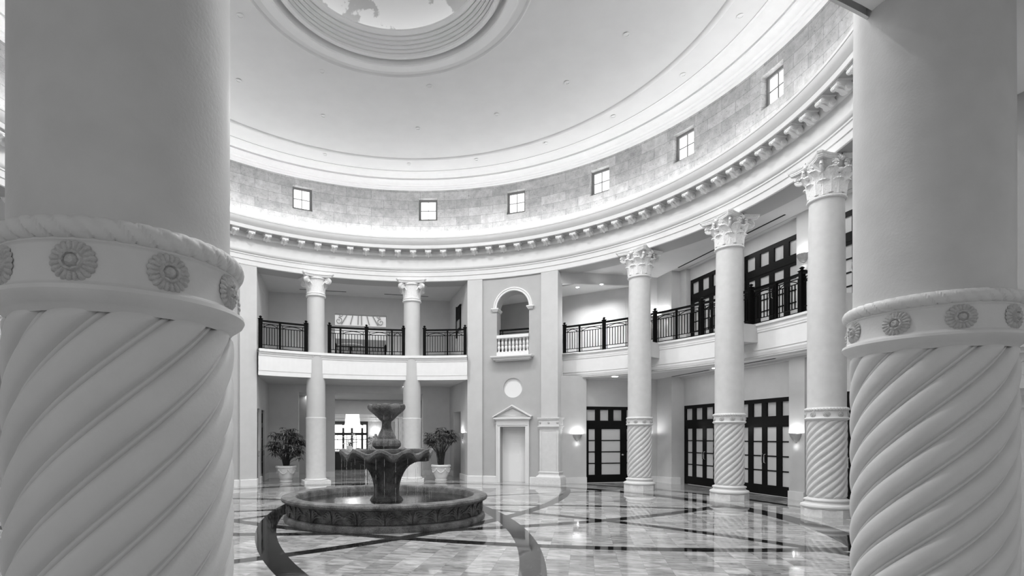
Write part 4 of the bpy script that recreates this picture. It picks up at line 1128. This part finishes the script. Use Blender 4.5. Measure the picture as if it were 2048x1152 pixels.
# fluted stem and big scalloped bowl
NLB = 10
def bowl(z_of, r_of, amp, nl, nz, nth, ph=0):
    def fn(i, j):
        th = 2*pi*i/nth; t = j/nz; c_ = cos(nl*th+ph); a = amp(t)
        r = r_of(t)*(1+a[0]*c_); z = z_of(t)+a[1]*c_
        return (r*cos(th), r*sin(th), z)
    return fn
prof = [(.36, .20), (.36, .37), (.33, .42), (.28, .46), (.268, .60), (.28, .72), (.305, .84), (.345, .95), (.395, 1.04), (.47, 1.12), (.58, 1.185), (.72, 1.235), (.88, 1.27), (.97, 1.315), (1.0, 1.37), (.99, 1.425), (.95, 1.44), (.88, 1.40), (.6, 1.33), (.2, 1.30)]
def pf(prof, t):
    x = t*(len(prof)-1); i = min(int(x), len(prof)-2); f_ = x-i
    return prof[i][0]+(prof[i+1][0]-prof[i][0])*f_, prof[i][1]+(prof[i+1][1]-prof[i][1])*f_
nz = 57
def fb(i, j):
    th = 2*pi*i/200; t = j/nz; r, z = pf(prof, t)
    up = smoothstep(.15, .4, t)*(1-smoothstep(.55, .66, t)); rim = smoothstep(.50, .72, t)*(1-smoothstep(.84, 1, t))
    w_ = cos(11*th); fold = 1-2*abs(sin(5.5*th))**.8
    r += .035*w_*rim*r; z += .05*w_*rim
    z -= .05*rim*max(0, -w_)*(1-smoothstep(.72, .8, t))
    r *= 1+.065*up*(1-2*abs(sin(11*th))**.6)+.025*up*cos(33*th)
    return (r*cos(th+.15), r*sin(th+.15), z)
MB().grid(fb, 330, nz, closeu=True).build('lower_bowl', 'fstone', ft, smooth=True)
MB().lathe([(0, 1.375), (.78, 1.375)], 40, cap=False).build('bowl_water', 'water', ft)
# gadrooned bulb, neck and top bowl
bp = [(.12, 1.28), (.12, 1.40), (.16, 1.44), (.24, 1.48), (.295, 1.54), (.30, 1.60), (.275, 1.655), (.225, 1.685), (.205, 1.70), (.20, 1.74), (.16, 1.83), (.115, 1.92), (.10, 2.0), (.105, 2.08), (.12, 2.11)]
def fk(i, j):
    th = 2*pi*i/144; t = j/56; r, z = pf(bp, t)
    k = smoothstep(.18, .28, t)*(1-smoothstep(.46, .54, t))
    r *= 1+.06*k*(abs(cos(6*th))**.5*2-1)
    return (r*cos(th), r*sin(th), z)
MB().grid(fk, 144, 56, closeu=True).build('bulb_stem', 'fstone', ft, smooth=True)
tp = [(.10, 2.07), (.14, 2.10), (.20, 2.16), (.27, 2.23), (.335, 2.29), (.365, 2.34), (.37, 2.385), (.355, 2.425), (.325, 2.435), (.28, 2.40), (.15, 2.37), (0, 2.36)]
def fu(i, j):
    th = 2*pi*i/160; t = j/44; r, z = pf(tp, t)
    k = smoothstep(.05, .45, t)*(1-smoothstep(.8, 1, t)); s_ = (abs(cos(4.5*th))**.55)*2-1
    r *= 1+.13*k*s_; z += .02*s_*k
    return (r*cos(th-.1), r*sin(th-.1), z)
MB().grid(fu, 160, 44, closeu=True).build('upper_bowl', 'fstone', ft, smooth=True)
wt = MB()
for k in range(26):
    th = 2*pi*(k+random.uniform(-.2, .2))/26; r = .93+.07*random.random()
    x, y = r*cos(th), r*sin(th); pts = []
    z = 1.30
    while z > .40:
        ln = random.uniform(.08, .30)
        wt.tube([(x, y, z), (x, y, max(.37, z-ln))], .0022, 4); z -= ln+random.uniform(.02, .12)
for k in range(14):
    th = 2*pi*k/14+.2; r = .36; x, y = r*cos(th), r*sin(th); z = 2.2
    while z > 1.45:
        ln = random.uniform(.03, .12); wt.tube([(x, y, z), (x*1.005, y*1.005, z-ln)], .0022, 4); z -= ln+random.uniform(.04, .12)
for k in range(70):
    th = random.uniform(0, 2*pi); r = random.uniform(.45, 1.2); z = random.uniform(.37, .43)
    wt.lathe([(0, z-.006), (.006, z), (0, z+.006)], 5, r*cos(th), r*sin(th), cap=False)
tag(wt.build('water_threads', 'thread', ft), kind='stuff')

# ------------------------------------------------------------------ potted palms
def palm(x, y, lab, seed, fol, cz, fr, nst, lean=0):
    rnd = random.Random(seed)
    t = empty('potted_palm', (x, y, 0), 0); tag(t, lab, 'potted plant', 'potted palms')
    pot = MB()
    pp = [(.23, 0), (.24, .02), (.24, .05), (.20, .06), (.22, .09), (.235, .14), (.25, .16), (.25, .18), (.30, .30), (.335, .42), (.35, .50), (.355, .53), (.385, .55), (.395, .58), (.385, .62), (.37, .635), (.34, .635), (.33, .58), (.0, .57)]
    pot.lathe(pp, 40); po = pot.build('pot', 'pot', t, smooth=True)
    sw = MB()
    for k in range(6):
        a = 2*pi*k/6
        sw.tube([((.325+.02*sin(pi*i/10))*cos(a+2*pi/6*i/10), (.325+.02*sin(pi*i/10))*sin(a+2*pi/6*i/10), .47-.13*sin(pi*i/10)) for i in range(11)], .016, 6)
        sw.lathe([(0, .43), (.035, .45), (.04, .48), (0, .52)], 8, .345*cos(a), .345*sin(a))
    sw.build('garland', 'pot', po, smooth=True)
    MB().lathe([(0, .585), (.335, .58)], 24, cap=False).build('soil', 'soil', t)
    st = MB(); lf = MB()
    for s in range(nst):
        a = rnd.uniform(0, 2*pi); el = rnd.uniform(-.75, 1.0); rad_ = rnd.uniform(.45, 1)**.6; ce = sqrt(max(.04, 1-el*el))
        bx, by = .12*cos(a)*rnd.random(), .12*sin(a)*rnd.random()
        top = (bx+fr[0]*.78*rad_*ce*cos(a)+lean, by+fr[0]*.78*rad_*ce*sin(a), cz+fr[1]*.5*el*rad_)
        st.tube([(bx, by, .55), ((bx+top[0])/2*.55, (by+top[1])/2*.55, (.6+top[2])/2), top], .006, 5)
        nb_ = rnd.randint(8, 12); tilt = rnd.uniform(0, .8)
        for k in range(nb_):
            aa = a+(k/(nb_-1)-.5)*4.6+rnd.uniform(-.12, .12); ln = rnd.uniform(.20, .34)*fol; w_ = .025*rnd.uniform(.8, 1.3); rise = rnd.uniform(.0, .25)+.35*cos(aa-a)*.3; droop = rnd.uniform(.25, .75)
            dx, dy = cos(aa), sin(aa); px, py = -dy, dx; P = []
            for i in range(6):
                u = i/5; ww = w_*(.35+1.3*u if u < .5 else 2.0*(1-u)+.0)
                d = ln*u*(1-.12*u); z = top[2]+ln*(rise*u-droop*u*u)
                P.append(((top[0]+dx*d-px*ww, top[1]+dy*d-py*ww, z), (top[0]+dx*d, top[1]+dy*d, z-.006*(1-u)), (top[0]+dx*d+px*ww, top[1]+dy*d+py*ww, z)))
            n = [v for q in P for v in q]
            lf.add(n, [(3*i+j, 3*i+j+1, 3*i+j+4, 3*i+j+3) for i in range(5) for j in (0, 1)])
    st.build('stems', 'stem', t)
    tag(lf.build('fronds', 'leaf', t), kind='stuff')
def gp(px, py): 
    s = (py-872.85)/1.75; return (CX+(px-921.5)/s, CY+1094/s)
palm(*gp(572, 964), 'fuller potted palm in a white garlanded pot beside the first smooth column', 3, 1.0, 1.42, (.80, 1.45), 125, .04)
palm(*gp(882, 961), 'sparser umbrella-shaped potted palm in a white garlanded pot beside the recessed door', 11, 1.0, 1.70, (.76, .85), 85)

# ------------------------------------------------------------------ far room through the opening
mq = lambda ax, lat: bay(BK, ax, lat)
FARX = 25.0
b = wall_sheet(MB(), baymap(BK, FARX), -9, 6, 0, 3.6, [(-1.9, .9, 0, 2.75, .2, False)], 2)
struct(b.build('wall_far', 'wall'), 'pale end wall of the far room with dark glazed doors', 'wall')
b = wall_sheet(MB(), baymap(BK, 17.0), -9, 6, 2.90, 3.66, (), 1)
wall_sheet(b, baymap(BK, 14.5), -9, -1.62, 0, 3.66, (), 1)
wall_sheet(b, lambda s, off: bay(BK, s, -1.62), 14.5, 17.0, 0, 3.66, (), 1)
struct(b.build('wall_lintel', 'wall'), 'grey lintel crossing the passage beyond the opening', 'wall')
poly = [mq(12.68, -9), mq(12.68, 6), mq(17.0, 6), mq(17.0, -9)]; sheet('ceiling_passage', poly, 3.66, 'soffit', 'ceiling of the passage behind the rear wall', 'ceiling')
poly = [mq(17.0, -9), mq(17.0, 6), mq(FARX+.1, 6), mq(FARX+.1, -9)]; sheet('ceiling_far', poly, 3.60, 'trim', 'white tray ceiling of the far room', 'ceiling')
b = MB()
for lat in (-9, 6):
    p, q = mq(12.68, lat), mq(FARX, lat); b.add([(*p, 0), (*q, 0), (*q, 3.7), (*p, 3.7)], [(0, 1, 2, 3)])
struct(b.build('wall_far_sides', 'wall'), 'side walls of the far room', 'wall')
b = MB(); z_ = [2.62, 2.70, 2.74, 2.86, 2.90, 3.1]; d_ = [.0, .06, .06, .25, .25, .45]
q = baymap(BK, FARX-.01); z_ = [z+.13 for z in z_]; b.grid(lambda i, j: (*q(-8.9+i*14.8, -d_[j]), z_[j]), 1, 5)
struct(b.build('trim_60', 'trim'), 'white cornice above the far doors', 'cornice')
# dark glazed doors at the end
t = empty('door_0', (*mq(FARX+.02, -.5), 0), -R(BK)); dn[0] += 1; t.name = 'door_%d' % dn[0]; struct(t, 'dark wooden entrance doors with bright panes at the end of the far room', 'door')
b = MB(); W_ = 2.8
b.box(-W_/2, W_/2, 0, .1, 2.55, 2.75); b.box(-W_/2, W_/2, 0, .1, 1.83, 2.0); b.box(-W_/2, W_/2, 0, .1, 0, .45); b.box(-W_/2, W_/2, .02, .08, .86, .92)
for x in (-1.4, -.95, -.28, .28, .95, 1.28): b.box(x, x+.14, 0, .1, .45, 2.55)
for x in (-.6, .0, .62): b.box(x, x+.035, .02, .08, .45, 1.83)
b.box(-W_/2, W_/2, .02, .08, 1.52, 1.57); b.build('door_frame', 'darkwood', t)
MB().box(-W_/2+.05, W_/2-.05, .11, .12, .1, 2.5).build('glass', 'day', t)
# hanging lit drum shade
x, y = mq(19.0, -1.15); sy = 4
t = empty('pendant_lamp', (*bay(BK, 18.6, -.27), 2.22)); tag(t, 'large glowing white lamp shade hanging in the far room', 'hanging lamp')
MB().lathe([(.42, .1), (.34, .92)], 32, cap=False).lathe([(.62, .0), (.60, .12), (.42, .16)], 32, cap=False).build('lamp_shade', 'shade', t, smooth=True)
MB().tube([(0, 0, .9), (0, 0, 1.6)], .015, 6).build('rod', 'chrome', t)
point('pendant_glow', (*bay(BK, 18.6, -.27), 2.5), 90, .3)
area('far_room_lamp', (*mq(21.5, -1.5), 3.5), (0, 0, -R(BK)), 5, 4, 110); area('passage_lamp', (*mq(14.6, 0), 3.62), (0, 0, -R(BK)), 5, .6, 60)
# console with flowers
cxy = bay(BK, 17.9, -.45)
t = empty('console_table', (*cxy, 0), -R(BK)); tag(t, 'dark round-edged table carrying the white flower arrangement', 'table')
MB().box(-.95, .95, -.4, .4, .94, 1.0).build('table_top', 'white', t)
MB().box(-.85, .85, -.32, .32, 0, .94).build('cabinet', 'darkwood', t)
t = empty('flower_arrangement', (*cxy, 1.0)); tag(t, 'pale flower arrangement with tall sprays behind the fountain bowl', 'flowers')
MB().lathe([(.10, 0), (.16, .05), (.17, .14), (.12, .22), (.13, .25)], 20).build('vase', 'white', t, smooth=True)
rnd = random.Random(5); fl_ = MB(); sp_ = MB()
for k in range(34):
    a = rnd.uniform(0, 2*pi); r = rnd.uniform(.05, .5); h = .25+rnd.uniform(.05, .75)*(1-.6*r)
    x, y = r*cos(a), r*sin(a); sp_.tube([(0, 0, .2), (x*.5, y*.5, .15+h*.6), (x, y, h)], .008, 4)
    for q in range(5):
        b_ = 2*pi*q/5; fl_.add([(x, y, h), (x+.055*cos(b_), y+.055*sin(b_), h+.03), (x+.075*cos(b_+.45), y+.075*sin(b_+.45), h+.0), (x+.055*cos(b_+.9), y+.055*sin(b_+.9), h+.03)], [(0, 1, 2, 3)])
sp_.build('stems', 'leaf', t); tag(fl_.build('blossoms', 'white', t), kind='stuff')
# dark sofa and plant
t = empty('dark_bench', (*bay(BK, 20.5, -1.9), 0), -R(BK)); tag(t, 'black upholstered bench beyond the pier in the far room', 'bench')
MB().box(-1.1, 1.1, -.4, .4, .12, .45).build('seat', 'darkwood', t); MB().box(-1.1, 1.1, .25, .4, .45, .85).build('backrest', 'darkwood', t)
for sx in (-1, 1):
    for sy in (-1, 1): MB().box(sx*1.0-.03, sx*1.0+.03, sy*.33-.03, sy*.33+.03, 0, .12).build('leg', 'darkwood', t)
t = empty('leafy_plant', (*bay(BK, 22.5, 1.05), 0)); tag(t, 'dark leafy plant against the far wall below the flared wall light', 'plant')
MB().lathe([(.18, 0), (.24, .4), (.25, .45), (.2, .45)], 16).build('pot', 'darkwood', t, smooth=True)
lf = MB()
for k in range(150):
    a = rnd.uniform(0, 2*pi); r = rnd.uniform(0, .42); z = rnd.uniform(.5, 1.75); s = .13
    x, y = r*cos(a), r*sin(a); c1, c2 = rnd.uniform(-1, 1), rnd.uniform(-1, 1)
    lf.add([(x, y, z), (x+s*.5*cos(a), y+s*.5*sin(a)+.05, z+.05*c1), (x+s*cos(a), y+s*sin(a), z+.08*c2), (x+s*.5*cos(a), y+s*.5*sin(a)-.05, z+.02)], [(0, 1, 2, 3)])
tag(lf.build('foliage', 'leaf', t), kind='stuff')
x, y = bay(BK, FARX-.05, 1.4)
t = empty('far_wall_lamp', (x, y, 1.85), -R(BK)); tag(t, 'small flared wall light glowing on the far room wall', 'wall lamp')
MB().lathe([(.03, -.1), (.08, 0), (.09, .08), (.07, .08)], 16, 0, -.1).build('lamp_cup', 'sconce', t, smooth=True)
MB().lathe([(0, .02), (.05, .05), (0, .1)], 10, 0, -.1).build('bulb', 'lamp', t)
point('far_wall_glow', (*bay(BK, FARX-.2, 1.4), 2.05), 12, .05)
# white framed screen at the right of the passage
t = empty('white_door_casing', (*bay(BK, 16.9, 2.15), 0), -R(BK)); tag(t, 'white moulded door casing seen beside the fountain neck', 'door casing')
MB().box(-.26, -.12, -.05, .05, 0, 2.7).box(-.06, .10, -.09, .05, 0, 2.72).box(.16, .26, -.05, .05, 0, 2.7).build('jamb', 'trim', t)
MB().box(-.30, .30, -.12, .06, 2.70, 2.78).build('head_moulding', 'trim', t)

# ------------------------------------------------------------------ upper room behind the gallery window
b = wall_sheet(MB(), baymap(BK, 19.0), -6, 5, ZF-.3, 9.3, (), 2)
struct(b.build('wall_upper_far', 'white'), 'brilliant white wall of the upper room', 'wall')
poly = [mq(12.75, -6), mq(12.75, 5), mq(19.05, 5), mq(19.05, -6)]
sheet('floor_upper_room', poly, ZF-.12, 'sofa', 'floor of the upper room', 'floor'); sheet('ceiling_upper_room', poly, 9.2, 'trim', 'ceiling of the upper room', 'ceiling')
b = MB()
for lat in (-6, 5):
    p, q = mq(12.75, lat), mq(19, lat); b.add([(*p, ZF-.2), (*q, ZF-.2), (*q, 9.2), (*p, 9.2)], [(0, 1, 2, 3)])
struct(b.build('wall_upper_sides', 'wall'), 'side walls of the upper room', 'wall')
area('upper_room_lamp', (*mq(16.2, 0), 9.1), (0, 0, -R(BK)), 5, 4, 110)
t = empty('wall_relief', (*bay(BK, 18.95, .14), 7.95), -R(BK)); tag(t, 'sunburst scroll relief on the white upper room wall', 'wall relief')
rb = MB()
for s in (-1, 1):
    for k, (x0, x1) in enumerate([(.08, .10), (.35, .52), (.62, 1.0)]):
        rb.tube([(s*x0, 0, .75), (s*(x0+.3*(x1-x0)), 0, .45), (s*(x0+.8*(x1-x0)), 0, .12), (s*x1, 0, 0)], .025, 5)
    spiral(rb, s*1.15, 0, .18, 1, 0, .2, .02, 1.4, s); spiral(rb, s*1.0, 0, .52, 1, 0, .14, .018, 1.4, -s)
rb.build('scrollwork', 'sofa', t, smooth=True)
struct(MB().box(-4, 4, 0, .05, 0, .05).box(-4, 4, 0, .04, .85, .9).build('trim_61', 'sofa', loc=(*bay(BK, 18.9, .1), 7.82), rotz=-R(BK)), 'thin moulding lines on the upper room wall', 'moulding')
t = empty('grey_sofa', (*bay(BK, 16.8, .1), 5.5), -R(BK)); tag(t, 'long grey sofa seen through the gallery window', 'sofa')
MB().box(-1.5, 1.5, -.4, .45, .1, .5).build('seat', 'sofa', t); MB().box(-1.5, 1.5, .25, .48, .5, 1.3).build('backrest', 'sofa', t)
for s in (-1, 1): MB().box(s*1.5-.1, s*1.5+.1, -.42, .48, .1, .75).build('armrest', 'sofa', t)
t = empty('pale_round_table', (*bay(BK, 15.2, -.45), 5.5)); tag(t, 'pale round table top glimpsed through the railing', 'table')
MB().lathe([(0, .62), (.6, .62), (.62, .65), (.6, .67), (0, .67)], 32, cap=False).build('table_top', 'white', t, smooth=True); MB().lathe([(.2, 0), (.05, .05), (.05, .62)], 16).build('pedestal', 'darkwood', t, smooth=True)
# inner guard rail of the window opening
t = empty('inner_railing', (*bay(BK, NB+.15, -.06), ZF), -R(BK)); tag(t, 'low black railing inside the bright gallery window opening', 'railing')
MB().box(-1.1, 1.1, -.02, .02, .78, .82).build('handrail', 'iron', t)
for x in (-1.08, 1.08):
    b = MB(); b.box(x-.045, x+.045, -.045, .045, 0, .85); b.frus(x, 0, .85, .95, .12, .03); b.build('post', 'iron', t)
for k in range(1, 12):
    MB().box(-1.1+k*.183-.008, -1.1+k*.183+.008, -.008, .008, 0, .78).build('baluster', 'iron', t)
